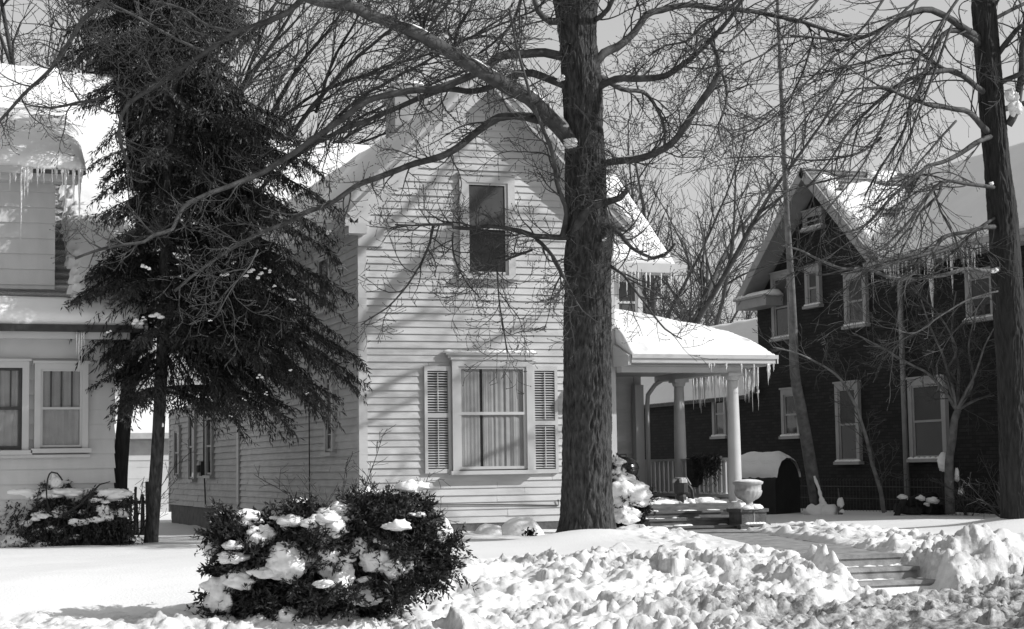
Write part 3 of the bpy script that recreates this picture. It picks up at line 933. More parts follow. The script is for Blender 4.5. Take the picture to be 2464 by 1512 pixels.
mb = MB(); mb.box(HX1 - .03, HX1 + .025, YE - .10, HY - .065, BZ + .10, E0 - .002)
mb.prism([(HX1 - .03, YE - .10, E0), (HX1 - .03, HY - .065, E0), (HX1 - .03, HY - .065, E0 + SL * (HY - YE) + .02)], (.055, 0, 0)); mb.build('end_board', 'trim', pr)
def prs(u, v): return (Vector((u, v, prz(u, v))), Vector((0, 0, 1)))
snow_slab('roof_snow', pr, prs, np.linspace(HX1 + .04, XE + .06, 60), np.linspace(YE - .12, 31.5, 60), 0.34, 1.0, 11, rough=.05, sides='rb')
rowk = []
for k in range(95):                        # the curtain of icicles along the side eave, and a few at the front
    y_ = ig.uniform(28.5, 31.3)
    L = abs(ig.gauss(.30, .17)) + .10
    if k in (5, 19): L = .85
    rowk.append(((XE + .04, y_, E0 - .12), L))
for x_ in (13.66, 13.70, 13.76, 14.0, 14.3, 14.55, 14.83, 14.86, 14.95):
    rowk.append(((x_, YE - .1, E0 - .12), ig.uniform(.08, .2) if x_ < 14.5 else ig.uniform(.15, .45)))
for (p_, L) in rowk: icicle_mb(p_, L, ig.uniform(.012, .026), ig).build('icicle', 'ice', pr, True)
# railing down the right side
mb = MB(); zr0, zr1 = PF + .14, PF + .76
for (ya, yb) in ((28.44, 30.52), (30.72, 32.6)):
    mb.box(PX - .05, PX + .05, ya, yb, zr1, zr1 + .05); mb.box(PX - .035, PX + .035, ya, yb, zr0 - .06, zr0)
ra = mb.build('railing', 'trim', house)
for (ya, yb, n) in ((28.44, 30.52, 11), (30.72, 32.6, 9)):
    for k in range(n):
        y_ = ya + (yb - ya) * (k + .5) / n
        q = MB(); q.box(PX - .016, PX + .016, y_ - .055, y_ + .055, zr0, zr1); q.build('baluster', 'trim', ra)
sl = MB()
for k in range(40): sl.blob((PX + ig.uniform(-.03, .03), ig.uniform(28.5, 32.5), zr0), (.04, .09, ig.uniform(.02, .05)), k, k=10)
sl.build('railing_snow', 'snow', ra, True)
# recessed porch wall: window, bay post with downspout
WW = Wall('y', 31.53)
u0, u1, z0, z1 = rect_y(1470, 1500, 930, 1100, 31.53)
window(WW, house, HX1 + .45, HX1 + 1.15, 1.75, 3.05, casing=.13, name='porch_window', shade=(.3, .97))
u0, u1, z0, z1 = rect_y(1480, 1515, 650, 745, 31.53)
window(WW, house, u0, u0 + .45, 4.4, 5.3, casing=.1, name='wing_window', shade=(.1, .97))
mb = MB(); mb.box(13.77, 13.95, 31.3, 31.48, PF, 3.2); mb.build('corner_post', 'trim', house)
mb = MB(); mb.tube([(14.45, 31.35, 3.34), (14.2, 31.3, 3.2), (14.02, 31.25, 3.0), (14.0, 31.25, 2.8), (14.0, 31.25, 1.0)], .045, 8); mb.build('downspout', 'trim', house, True)
# ------------------------------------------------------------------ the shingled bungalow at the left edge
LY = 27.5
lh = thing('shingled_bungalow', (1.0, LY, 0.45), 'pale wide-shingled bungalow with a big snowy dormer roof and hanging icicles, beside the dark evergreens', 'house')
WB = Wall('y', LY)
LX1 = at_y(276, 1000, LY).x
mb = MB(); mb.box(-9, LX1 - .02, LY + .02, LY + 9, 0.2, 3.9); mb.prism([(-9, LY + .3, 3.9), (-9, 35.0, 3.9), (-9, 31.3, 8.2)], (9 + LX1 - .1, 0, 0))
lw = mb.build('wall', 'shingle', lh)
rs = random.Random(11)
zl_ = [0.55 + .228 * k for k in range(13)]
for k, z in enumerate(zl_):
    mb = MB() if k == 0 else mb
    ext = LX1 + rs.uniform(-.012, .012) + 0.012
    a, b = (-9, LY - .040, z), (ext, LY - .040, z)
    mb.add([a, b, (ext - .02, LY - .004, z + .228), (-9, LY - .004, z + .228), (-9, LY, z), (ext, LY, z)], [(0, 1, 2, 3), (0, 4, 5, 1), (1, 5, 2)])
    # corner butts seen from the side
    mb.add([b, (ext, LY + .6, z), (ext - .02, LY + .6, z + .228), (ext - .02, LY - .004, z + .228)], [(0, 1, 2, 3)])
mb.build('shingles', 'shingle', lw)
zb = at_y(150, 814, LY).z; zt_ = at_y(150, 783, LY - .3).z
mb = MB(); WB.box(mb, -9, LX1 - .12, .0, .06, at_y(150, 878, LY).z + .1, zb); WB.box(mb, -9, LX1 + .12, .061, .34, zb - .02, zb); WB.box(mb, -9, LX1 + .18, .341, .37, zb - .03, zt_ - .01)
mb.build('fascia', 'trim', lh)
mb = MB(); WB.box(mb, -9, LX1 + .2, .371, .46, zt_ - .10, zt_ + .01); mb.build('gutter', 'iron', lh)
# main roof towards the street and its snow
ER, RR = Vector((0, LY - .38, zt_)), Vector((0, 31.3, 8.75))
RX = 3.62
mb = MB(); roof_slab(mb, (-9, ER.y, ER.z), (RX, ER.y, ER.z), (RX, RR.y, RR.z), (-9, RR.y, RR.z), .14)
roof_slab(mb, (RX, 36, 4.5), (-9, 36, 4.5), (-9, RR.y, RR.z), (RX, RR.y, RR.z), .14)
lr = mb.build('roof', 'roofing', lh)
Lr = math.hypot(RR.y - ER.y, RR.z - ER.z); nlr = Vector((0, -(RR.z - ER.z), RR.y - ER.y)).normalized()
DX1 = at_y(132, 600, 27.65).x; DY = 27.65
def lrf(u, v): return (ER + (RR - ER) * (v / Lr) + Vector((u, 0, 0)), nlr)
def lpatch(u, v):
    if u < DX1 + .04 and v > .5: return 0.0
    j = .10 * math.sin(v * 31) + .10 * noise.noise(Vector((v * 9, 3, 1))) + .14
    if u < DX1 + .16 + j and .5 < v < 4.1: return 0.0
    return 1.0
snow_slab('roof_snow', lr, lrf, np.concatenate([np.linspace(-4, 2.2, 20), np.linspace(2.25, RX, 46)]), np.linspace(-.02, Lr, 110), .15, .2, 2, lpatch)
mb = MB(); a, b = lrf(RX + .02, 0)[0], lrf(RX + .02, Lr)[0]
mb.prism([a + nlr * .01, a - nlr * .2, b - nlr * .2, b + nlr * .01], (.05, 0, 0)); mb.build('rake_board', 'trim', lr)
# the shed dormer
DZ0, DZ1 = at_y(60, 722, DY).z, at_y(60, 424, DY).z
mb = MB(); mb.box(-9, DX1 - .01, DY + .02, 30.5, DZ0 - .1, DZ1 + .2)
dm = mb.build('dormer', 'shingle', lh)
mb = MB(); nc = 8; e_ = (DZ1 - DZ0) / nc
for k in range(nc + 1):
    z = DZ0 + e_ * k
    if z + e_ > DZ1 + .25: break
    mb.add([(-9, DY - .036, z), (DX1, DY - .036, z), (DX1, DY - .003, z + e_), (-9, DY - .003, z + e_), (-9, DY + .02, z), (DX1, DY + .02, z)], [(0, 1, 2, 3), (0, 4, 5, 1), (1, 5, 2)])
mb.build('shingles', 'shingle', dm)
mb = MB(); mb.box(-9, DX1 + .06, DY - .09, DY + .02, DZ0 - .10, DZ0 - .03); mb.build('flashing', 'iron', dm)
DE = at_y(100, 403, DY - .32).z; DXR = at_y(207, 400, DY - .35).x
mb = MB(); mb.box(-9, DXR - .06, DY - .30, DY - .27, DE - .20, DE - .02); mb.box(-9, DXR - .1, DY - .269, DY + .02, DE - .20, DE - .17); mb.build('fascia', 'trim', dm)
mb = MB(); mb.box(-9, at_y(50, 400, DY - .35).x, DY - .42, DY - .301, DE - .11, DE - .0)
mb.build('gutter', 'trim', dm)
mb = MB()
roof_slab(mb, (-9, DY - .36, DE), (DXR, DY - .36, DE), (DXR - .1, RR.y, RR.z + .03), (-9, RR.y, RR.z + .03), .10)
dr = mb.build('dormer_roof', 'roofing', dm)
Ld = math.hypot(RR.y - DY + .36, RR.z - DE); nd = Vector((0, -(RR.z - DE), RR.y - DY + .36)).normalized()
dA, dB = Vector((0, DY - .38, DE)), Vector((0, RR.y, RR.z + .03))
snow_slab('roof_snow', dr, lambda u, v: (dA + (dB - dA) * (v / Ld) + Vector((u, 0, 0)), nd), np.linspace(-4, DXR, 70), np.linspace(0, Ld, 60), .15, .30, 8, rough=.06)
for k in range(44):
    x_ = rs.uniform(0.9, DXR - .02); L = abs(rs.gauss(.12, .12)) + .04
    if k == 3: x_, L = at_y(52, 400, DY - .38).x, 1.15
    if k in (4, 5, 6, 7): x_, L = [at_y(p, 400, DY - .38).x for p in (60, 158, 178, 192)][k - 4], [.5, .75, .55, .9][k - 4]
    o_ = icicle_mb((x_, DY - .375, DE - .01), L, rs.uniform(.012, .024) * (1.6 if L > .45 else 1), rs).build('icicle', 'ice', dr, True)
for (px_, L) in ((190, .34), (196, .28), (184, .2), (202, .14)):
    p_ = at_y(px_, 815, LY - .4)
    icicle_mb((p_.x, LY - .42, zt_ - .1), L * 1.8, .014, rs).build('icicle', 'ice', lr, True)
# ground-floor windows, four bars over one
u0, u1, z0, z1 = rect_y(96, 196, 889, 1075, LY)
window(WB, lh, u0, u1, z0, z1, casing=.09, sash=.035, base=.09, mull=(.25, .5, .75), split=.50, curtain=[(u0 + .02, u1 - .02)], glass='glass', name='bungalow_window', label='window with three dark glazing bars over one pane')
u0b, u1b, z0b, z1b = rect_y(-60, 52, 885, 1080, LY)
window(WB, lh, u0b, u1b, z0b, z1b, casing=.10, sash=.05, base=.09, mull=(.25, .5, .75), split=.50, curtain=[(u0b + .02, u1b - .02)], glass='glass', storm='iron', name='bungalow_window', label='window in a dark storm frame cut by the picture edge')
mb = MB(); WB.box(mb, -9, u1 + .12, .0, .12, z0 - .16, z0 - .115); mb.build('sill_band', 'shingle', lh)

# ------------------------------------------------------------------ the dark brick house on the right
BX = 20.0
bh = thing('brick_house', (BX, 33, 0.6), 'dark brick house with cross gable, patchy snow roof and grey window trim', 'house')
WR = Wall('x', BX)
YA = 37.9; YF = 25.6
EZ = 5.9
gL, gR, gY, gZ = 37.5, 31.8, 34.6, 8.35
mb = MB()
mb.box(BX, 29, YF, YA, 0.2, EZ)
gs = (gZ - EZ) / (gY - gR)
mb.prism([(BX + .001, gR + .3, EZ - .05), (BX + .001, gL - .3, EZ - .05), (BX + .001, gY, gZ - .25)], (6, 0, 0))
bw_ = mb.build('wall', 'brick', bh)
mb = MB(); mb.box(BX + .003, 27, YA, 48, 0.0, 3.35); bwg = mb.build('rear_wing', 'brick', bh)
# main roof slope facing the camera side, ridge parallel to the street depth
MR = 2.75
mb = MB(); roof_slab(mb, (BX - .45, gR - .12, EZ - .05), (BX - .45, YF, EZ - .05), (BX + MR, YF, EZ - .05 + (MR + .45) * .78), (BX + MR, gY, EZ - .05 + (MR + .45) * .78), .14)
roof_slab(mb, (BX + MR, gY + 3, EZ + 2.4), (BX + MR, YF, EZ + 2.4), (BX + 2 * MR, YF, EZ - .1), (BX + 2 * MR, gY + 3, EZ - .1), .1)
br_ = mb.build('roof', 'roofing', bh)
nm = Vector((-.78, 0, 1)).normalized(); Lm = math.hypot(MR + .45, (MR + .45) * .78)
def mrf(u, v): return (Vector((BX - .45 + (MR + .45) * v / Lm, YF + (u - YF) * (gR - .12 - YF + (gY - gR + .12) * v / Lm) / (gR - .12 - YF), EZ - .05 + (MR + .45) * .78 * v / Lm)), nm)
snow_slab('roof_snow', br_, mrf, np.linspace(YF, gR - .12, 50), np.linspace(0, Lm, 40), .16, .25, 4, rough=.02)
mb = MB(); mb.prism([(BX + .002, YF + .002, EZ - .02), (BX + 2 * MR, YF + .002, EZ - .02), (BX + MR, YF + .002, EZ - .25 + (MR + .45) * .78)], (0, .3, 0)); mb.build('front_gable', 'brick', bh)
# cross gable: sunny street slope, shaded back slope
OVB = .50
mb = MB()
gx0, gx1 = BX - OVB, BX + 6.2
roof_slab(mb, (gx0, gR - .15, EZ + .02), (gx1, gR - .15, EZ + .02), (gx1, gY, gZ), (gx0, gY, gZ), .14)
roof_slab(mb, (gx1, gL + .55, EZ - .25), (gx0, gL + .55, EZ - .25), (gx0, gY, gZ), (gx1, gY, gZ), .14)
bg = mb.build('gable_roof', 'roofing', bh)
ng = Vector((0, -(gZ - EZ - .02), gY - gR + .15)).normalized(); Lg = math.hypot(gY - gR + .15, gZ - EZ)
def gf(u, v): return (Vector((u, gR - .15 + (gY - gR + .15) * v / Lg, EZ + .02 + (gZ - EZ - .02) * v / Lg)), ng)
def gpatch(u, v):
    q = noise.noise(Vector((u * .55, v * .9, 4))) + .45 * noise.noise(Vector((u * 1.9, v * 2.6, 9)))
    lim = 3.0 - .35 * (u - gx0) * .3
    if v > 3.9: return 0.0
    if 2.2 < v <= 3.9: return 1.0 if q > -.02 + (v - 2.9) * .45 else 0.0
    if 1.55 < v <= 2.2 and u < gx0 + 2.0: return 1.0 if u < gx0 + .9 - .2 * q else 0.0
    return 1.0
snow_slab('roof_snow', bg, gf, np.linspace(gx0 + .08, gx1, 120), np.linspace(0.05, Lg, 90), .12, .2, 7, gpatch, rough=.02)
mb = MB()
for (ya, za, yb, zb_) in ((gR - .15, EZ + .02, gY, gZ), (gL + .55, EZ - .25, gY, gZ)):
    d = (Vector((0, yb, zb_)) - Vector((0, ya, za))).normalized(); n_ = Vector((0, -d.z, d.y)); n_ = n_ if n_.z > 0 else -n_
    a, b = Vector((gx0 - .02, ya, za)), Vector((gx0 - .02, yb, zb_))
    mb.prism([a + n_ * .03, a - n_ * .20, b - n_ * .20, b + n_ * .03], (.05, 0, 0))
    a, b = a - n_ * .15 + Vector((.06, 0, 0)), b - n_ * .15 + Vector((.06, 0, 0))
    mb.prism([a, a - n_ * .025, b - n_ * .025, b], (OVB - .04, 0, 0))
mb.build('rake_board', 'stone_trim', bg)
mb = MB(); mb.box(BX - OVB, BX - .002, gL - 1.0, gL + .55, EZ - .52, EZ - .30); mb.box(BX - OVB - .06, BX - .002, gL - 1.05, gL + .6, EZ - .30, EZ - .25)
er = mb.build('eave_return', 'stone_trim', bg)
mb = MB()
for k in range(9): mb.blob((BX - .28, gL - .95 + k * .19, EZ - .25), (.28, .2, .12), k, k=12)
mb.build('return_snow', 'snow', er, True)
mb = MB(); mb.box(BX - .46, BX - .41, YF, gR - .2, EZ - .26, EZ - .06); mb.box(BX - .41, BX - .002, YF, gR - .2, EZ - .26, EZ - .23)
mb.box(BX - .56, BX - .461, YF, gR + .2, EZ - .17, EZ - .05)
bgut = mb.build('gutter', 'stone_trim', br_)
for k in range(70):
    y_ = rs.uniform(26.6, gR + .1); L = abs(rs.gauss(.22, .18)) + .05; r_ = rs.uniform(.012, .025)
    icicle_mb((BX - .52, y_, EZ - .17), L, r_, rs).build('icicle', 'ice', br_, True)
for (px_, L, r_) in ((2240, 1.35, .075), (2290, .9, .04), (2330, .8, .03)):
    p_ = at_x(px_, 660, BX - .5); icicle_mb((BX - .5, p_.y, EZ - .15), L, r_, rs).build('icicle', 'ice', br_, True)
# rear wing roof
mb = MB(); roof_slab(mb, (BX - .35, 48.3, 3.3), (BX - .35, YA + .02, 3.3), (BX + 2.6, YA + .02, 5.6), (BX + 2.6, 46, 5.6), .12)
rw = mb.build('wing_roof', 'roofing', bh)
nw = Vector((-2.3, 0, 2.95)).normalized(); Lw = math.hypot(2.95, 2.3)
snow_slab('roof_snow', rw, lambda u, v: (Vector((BX - .35 + 2.95 * v / Lw, YA + .05 + u * (1 - .22 * v / Lw), 3.3 + 2.3 * v / Lw)), nw), np.linspace(0, 10.2, 50), np.linspace(0, Lw, 24), .18, .25, 12)
# windows of the brick wall (pixel corners of the casing measured on the photo, put on the real wall plane)
def wall_win(px0, px1, py0, py1, name, **kw):
    a, b = at_x(px0, (py0 + py1) / 2, BX), at_x(px1, (py0 + py1) / 2, BX)
    c, d = at_x((px0 + px1) / 2, py0, BX), at_x((px0 + px1) / 2, py1, BX)
    cs = kw.pop('casing', .13)
    yl, yh = min(a.y, b.y) + cs, max(a.y, b.y) - cs
    return window(WR, bh, yl, yh, d.z + .10, c.z - cs, casing=cs, base=.05, frame_mat='stone_trim', name=name, snow_sill=True, **kw)
wall_win(2193, 2283, 908, 1112, 'brick_house_window', casing=.14, shade=(.5, .96), label='largest ground-floor window with a half-lowered shade')
wall_win(2017, 2073, 920, 1118, 'brick_house_window', shade=(.52, .96), label='tall ground-floor window with a cloth shade over its upper pane')
wall_win(1886, 1930, 935, 1056, 'brick_house_window', label='small window half behind the sapling')
wall_win(1719, 1752, 932, 1056, 'brick_house_window', label='narrow window behind the porch column')
wall_win(2037, 2090, 655, 790, 'brick_house_window', shade=(.55, .97), label='upper window with a pale shade')
wall_win(1943, 1978, 640, 742, 'brick_house_window', shade=(.5, .97), label='upper window below the attic opening')
wall_win(1862, 1908, 655, 820, 'brick_house_window', shade=(.5, .97), label='tall upper window behind the sapling')
wall_win(2330, 2400, 650, 775, 'brick_house_window', shade=(.3, .97), label='upper window behind the icicles')
f_ = wall_win(1938, 1984, 505, 555, 'attic_window', casing=.10, sill=True, label='tiny attic window under the gable peak')
# downspout
a, b = at_x(2163, 700, BX - .12), at_x(2183, 1215, BX - .12)
p_ = at_x(2215, 665, BX - .45)
mb = MB(); mb.tube([(BX - .5, p_.y, EZ - .25), (BX - .4, p_.y + .2, EZ - .42), (BX - .14, a.y - .12, a.z + .28), (BX - .1, a.y, a.z + .08), (BX - .1, a.y, a.z - .3), (BX - .1, a.y, 0.65)], .06, 8)
mb.build('downspout', 'pipe', bh, True)

# ------------------------------------------------------------------ far garage and fence between the houses
GYF = 62.0
a, b = at_y(296, 1042, GYF), at_y(420, 1042, GYF)
gar = thing('garage', ((a.x + b.x) / 2, GYF, .2), 'low white garage with snow roof glimpsed between the two houses', 'garage')
ez = a.z; gx_0, gx_1 = a.x - 2.2, b.x + 2.0
mb = MB(); mb.box(gx_0, gx_1, GYF + .03, GYF + 6, 0.0, ez); gwl = mb.build('wall', 'trim', gar)
mb = MB(); siding(mb, 'y', GYF, 1.2, ez - .25, .2, .03, lambda z: (gx_0, gx_1)); mb.build('clapboards', 'oldpaint', gwl)
mb = MB(); mb.box(gx_0 + .5, gx_1 - .5, GYF - .03, GYF - .001, .2, ez - .95); mb.box(gx_0 + .3, gx_1 - .3, GYF - .06, GYF - .031, ez - .95, ez - .8); mb.build('door', 'trim', gar)
mb = MB(); roof_slab(mb, (gx_0 - .3, GYF - .45, ez), (gx_1 + .3, GYF - .45, ez), (gx_1 + .3, GYF + 3, ez + 1.3), (gx_0 - .3, GYF + 3, ez + 1.3), .12)
mb.box(gx_0 - .3, gx_1 + .3, GYF - .5, GYF - .46, ez - .2, ez)
gr_ = mb.build('roof', 'oldpaint', gar)
ng_ = Vector((0, -1.3, 3.45)).normalized()
snow_slab('roof_snow', gr_, lambda u, v: (Vector((u, GYF - .47 + 3.47 * v / 3.7, ez + 1.3 * v / 3.7)), ng_), np.linspace(gx_0 - .3, gx_1 + .3, 30), np.linspace(0, 3.7, 16), .22, .3, 3)

fa, fb = at(293, 1180, 36.0), at(357, 1180, 35.0)
zf = gz(fa.x, fa.y) - .05
fen = thing('picket_fence', ((fa.x + fb.x) / 2, (fa.y + fb.y) / 2, zf), 'short dark picket fence with crooked stakes between the bungalow and white house', 'fence')
fdir = (fb - fa); fdir.z = 0; Lf = fdir.length; fdir.normalize()
mb = MB(); mb.beam(Vector((fa.x, fa.y, zf + .82)) - fdir * .4, Vector((fb.x, fb.y, zf + .84)), .05, .07); mb.build('rail', 'darkwood', fen)
for k, t in enumerate((-.2, .12, .30, .46, .62, .72, .84, 1.0)):
    q = Vector((fa.x, fa.y, 0)) + fdir * (t * Lf); h = (1.0, 1.12, 1.0, 1.15, .9, 1.0, .95, 1.25)[k]
    mb = MB(); w = .05 if k < 7 else .08
    mb.beam((q.x, q.y - .05, zf - .1), (q.x + rs.uniform(-.05, .05), q.y - .05, zf + h), w, .03, Vector((0, 1, 0)))
    mb.build('post' if k == 7 else 'picket', 'darkwood', fen)

# thin wire-and-stake fence in front of the brick wall
WFX = 19.2
wf = thing('wire_fence', (WFX, 31.5, .6), 'low thin wire fence along the foot of the dark brick wall', 'fence')
mb = MB()
for y_ in np.arange(28.0, 36.5, .13): mb.tube([(WFX, y_, .5), (WFX, y_, 1.22), (WFX + .04, y_ + .03, 1.27), (WFX, y_ + .065, 1.22)], .006, 4)
mb.build('wires', 'iron', wf)
mb = MB(); mb.beam((WFX, 28, 1.1), (WFX, 36.5, 1.1), .015, .015); mb.beam((WFX, 28, .85), (WFX, 36.5, .85), .015, .015); mb.build('rail', 'iron', wf)
# ------------------------------------------------------------------ smaller things round the porch
pg = random.Random(21)
# stone urn on its pedestal
ux, uy = 13.98, 27.05
uz = .48
ped = thing('urn_pedestal', (ux, uy, uz), 'square cast stone pedestal with arched feet under the flower urn', 'pedestal')
mb = MB(); T = .24
mb.box(ux - .27, ux + .27, uy - .27, uy + .27, uz + T + .06, uz + T + .12); mb.box(ux - .24, ux + .24, uy - .24, uy + .24, uz + .10, uz + T + .06)
mb.box(ux - .29, ux + .29, uy - .29, uy + .29, uz + .06, uz + .10)
for sx in (-1, 1):
    for sy in (-1, 1): mb.box(ux + sx * .20 - .08, ux + sx * .20 + .08, uy + sy * .20 - .08, uy + sy * .20 + .08, uz - .1, uz + .06)
mb.box(ux - .03, ux + .03, uy - .28, uy - .25, uz - .1, uz + .06)
pb = mb.build('base', 'foundation', ped)
mb = MB(); mb.box(ux - .012, ux + .012, uy - .247, uy - .241, uz + .10, uz + T + .06); mb.build('joint', 'concrete', pb)
mb = MB()
for k in range(12): mb.blob((ux + pg.uniform(-.22, .22), uy + pg.uniform(-.22, .2), uz + T + .12), (.12, .12, pg.uniform(.03, .08)), k, k=12)
mb.blob((ux - .17, uy - .05, uz + T + .14), (.1, .1, .12), 4); mb.build('pedestal_snow', 'snow', ped, True)
mb = MB()
for k in range(6): mb.blob((ux - .15 + k * .06, uy - .28, uz + .10), (.06, .03, .03), k, k=10)
mb.build('ledge_snow', 'snow', ped, True)
zz = uz + T + .12
urn = thing('stone_urn', (ux + .02, uy, zz), 'wide carved stone flower urn filled with snow at the porch steps', 'urn')
mb = MB()
def gad(a, i): return .035 * abs(math.sin(a * 9)) if 4 <= i <= 8 else (.02 * (1 if math.sin(a * 20) > 0 else 0) if 9 <= i <= 10 else 0)
mb.lathe((ux + .02, uy, zz - .0), [(.13, 0), (.13, .03), (.085, .06), (.075, .11), (.11, .14), (.17, .17), (.215, .22), (.235, .28), (.235, .31), (.225, .315), (.225, .40), (.245, .41), (.265, .43), (.265, .465), (.235, .465), (.2, .44)], 72, gad)
ub = mb.build('bowl', 'urn', urn, True)
mb = MB(); mb.blob((ux + .02, uy, zz + .455), (.255, .255, .05), 2, amp=.10, k=28, flat=.3); mb.build('urn_snow', 'snow', urn, True)

# kettle grill on the porch
kx, ky, kz = 12.62, 29.3, PF
gr = thing('kettle_grill', (kx, ky, kz), 'black kettle barbecue grill standing on the porch behind the tree trunk', 'grill')
def arc(r, sq, z0, a0, a1, n=10): return [(r * math.cos(a0 + (a1 - a0) * i / n), z0 + r * sq * math.sin(a0 + (a1 - a0) * i / n)) for i in range(n + 1)]
mb = MB(); mb.lathe((kx, ky, kz), arc(.28, .75, .62, -math.pi / 2 + .01, 0, 10), 32); mb.build('bowl', 'black', gr, True)
mb = MB(); mb.lathe((kx, ky, kz), [(.29, .625), (.29, .65)] + arc(.285, .72, .65, 0, math.pi / 2 - .01, 10), 32); ld = mb.build('lid', 'black', gr, True)
mb = MB(); mb.tube([(kx - .06, ky, kz + .85), (kx - .06, ky, kz + .90), (kx + .06, ky, kz + .90), (kx + .06, ky, kz + .85)], .012, 6); mb.build('handle', 'darkwood', ld)
for k in range(3):
    a = .4 + k * 2.09
    mb = MB(); mb.tube([(kx + .16 * math.cos(a), ky + .16 * math.sin(a), kz + .47), (kx + .30 * math.cos(a), ky + .30 * math.sin(a), kz)], .012, 6); mb.build('leg', 'iron', gr)

# dark pail with pale sacking on the porch step
lx, ly, lz = 13.28, 28.25, PF
pl = thing('covered_pail', (lx, ly, lz), 'dark upright pail with pale sacking tied over its top on the porch edge', 'pail')
mb = MB(); mb.lathe((lx, ly, lz), [(.10, 0), (.10, .12), (.085, .16), (.13, .20), (.14, .38), (.12, .45)], 8); mb.build('body', 'iron', pl)
mb = MB(); mb.lathe((lx, ly, lz), [(.143, .37), (.135, .43), (.10, .46), (.05, .465)], 10, lambda a, i: .12 * math.sin(a * 3))
mb.prism([(lx + .10, ly - .05, lz + .45), (lx + .17, ly - .06, lz + .33), (lx + .16, ly + .02, lz + .33), (lx + .11, ly + .02, lz + .46)], (.01, 0, .01))
mb.build('sacking', 'palecloth', pl)
mb = MB(); mb.tube([(lx + .10, ly - .02, lz + .38), (lx + .20, ly - .03, lz + .24), (lx + .22, ly - .03, lz + .10), (lx + .16, ly - .02, lz + .04)], .03, 6); mb.build('handle', 'iron', pl)

# mat and evergreen garland hung over the railing
mb = MB(); RX_ = PX - .055
poly = []
ca = at_x(1671, 1132, RX_); cz = PF + .80
for i in range(13):
    a = math.pi + math.pi * i / 12
    poly.append((RX_ - .012, ca.y + .34 * math.cos(a), cz - .30 + .24 * math.sin(a)))
poly = poly + [(RX_ - .012, ca.y + .34, cz + .0), (RX_ - .012, ca.y - .34, cz + .0)]
mb.prism(poly, (.02, 0, 0)); mb.box(RX_ - .012, PX + .09, ca.y - .34, ca.y + .34, cz + .02, cz + .035)
mt2 = thing('hanging_mat', (RX_, ca.y, cz), 'dark round-ended mat hung over the porch railing', 'mat'); mb.build('mat', 'cloth', mt2)
gl = thing('evergreen_garland', (RX_, 29.2, cz), 'shaggy dark evergreen garland heaped over the porch railing beside the mat', 'garland')
gV = []
rgk = np.random.default_rng(4)
for k in range(1500):
    y_ = rgk.uniform(28.75, 29.75); z_ = cz + .06 - abs(rgk.normal(0, .20)); x_ = RX_ - .03 - abs(rgk.normal(0, .05))
    d = rgk.normal(0, 1, 3); d[2] -= .8; d /= np.linalg.norm(d); w = np.cross(d, rgk.normal(0, 1, 3)); w /= np.linalg.norm(w)
    p = np.array([x_, y_, z_]); L = rgk.uniform(.06, .14)
    gV.append([p, p + d * L * .5 + w * .009, p + d * L, p + d * L * .5 - w * .009])
quads_obj('sprigs', np.array(gV), 'needle', gl)
mb = MB(); mb.tube([(RX_ - .03, 28.7, cz + .02), (RX_ - .05, 29.2, cz - .02), (RX_ - .03, 29.8, cz + .02)], .03, 6); mb.build('stem', 'twig', gl)

# arched tarpaulin hoop with a snow cap beside the brick house
sx0 = at(1850, 1222, 36.0); hz = gz(sx0.x, sx0.y) - .08
hp = thing('covered_woodpile', (sx0.x, sx0.y, hz), 'dark arched tarpaulin cover with a thick cap of snow behind the urn', 'covered stack')
ax_ = Vector((.55, -.83, 0)).normalized(); sd = Vector((ax_.y, -ax_.x, 0)); sd = sd if sd.x > 0 else -sd
c0 = Vector((sx0.x, sx0.y, hz)); R_, Hh = .54, .66; LEN = .62
def hoop(t, s, r=1.0, up=0):
    pts = [c0 + sd * (R_ * r * math.cos(math.pi - math.pi * i / 14)) + Vector((0, 0, Hh + up + R_ * r * math.sin(math.pi * i / 14))) + ax_ * t for i in range(15)]
    return pts
def ring(t): return [c0 - sd * R_ + ax_ * t] + hoop(t, 0) + [c0 + sd * R_ + ax_ * t]
mb = MB(); A_, B_ = ring(-LEN), ring(.45); n = len(A_)
mb.add(A_ + B_, [(i, i + 1, i + 1 + n, i + n) for i in range(n - 1)] + [tuple(range(n)), tuple(range(2 * n - 1, n - 1, -1))])
mb.build('cover', 'tarp', hp)
na, nt = 34, 18; V_, F_ = [], []
for j in range(nt + 1):
    t = -LEN - .04 + (LEN + .53) * j / nt
    for i in range(na + 1):
        f = i / na; jag = .035 * noise.noise(Vector((t * 9, 2 + i // 18 * 7, 1))) + .02 * noise.noise(Vector((t * 30, i // 18 * 7, 4)))
        a = math.pi * (.10 + jag + (.80 - 2 * jag) * f)
        th = .16 * min(1, 4.0 * min(f, 1 - f)) ** .5 * min(1, 5 * min(j / nt, 1 - j / nt) + .05) ** .5 + .03 * noise.noise(Vector((i * .25, j * .4, 5)))
        r = R_ + max(.006, th)
        V_.append(c0 - sd * (r * math.cos(a)) + Vector((0, 0, Hh + r * math.sin(a))) + ax_ * t)
for j in range(nt):
    for i in range(na):
        q_ = j * (na + 1) + i; F_.append((q_, q_ + 1, q_ + na + 2, q_ + na + 1))
mesh_obj('snow_cap', V_, F_, 'snow', hp, True)

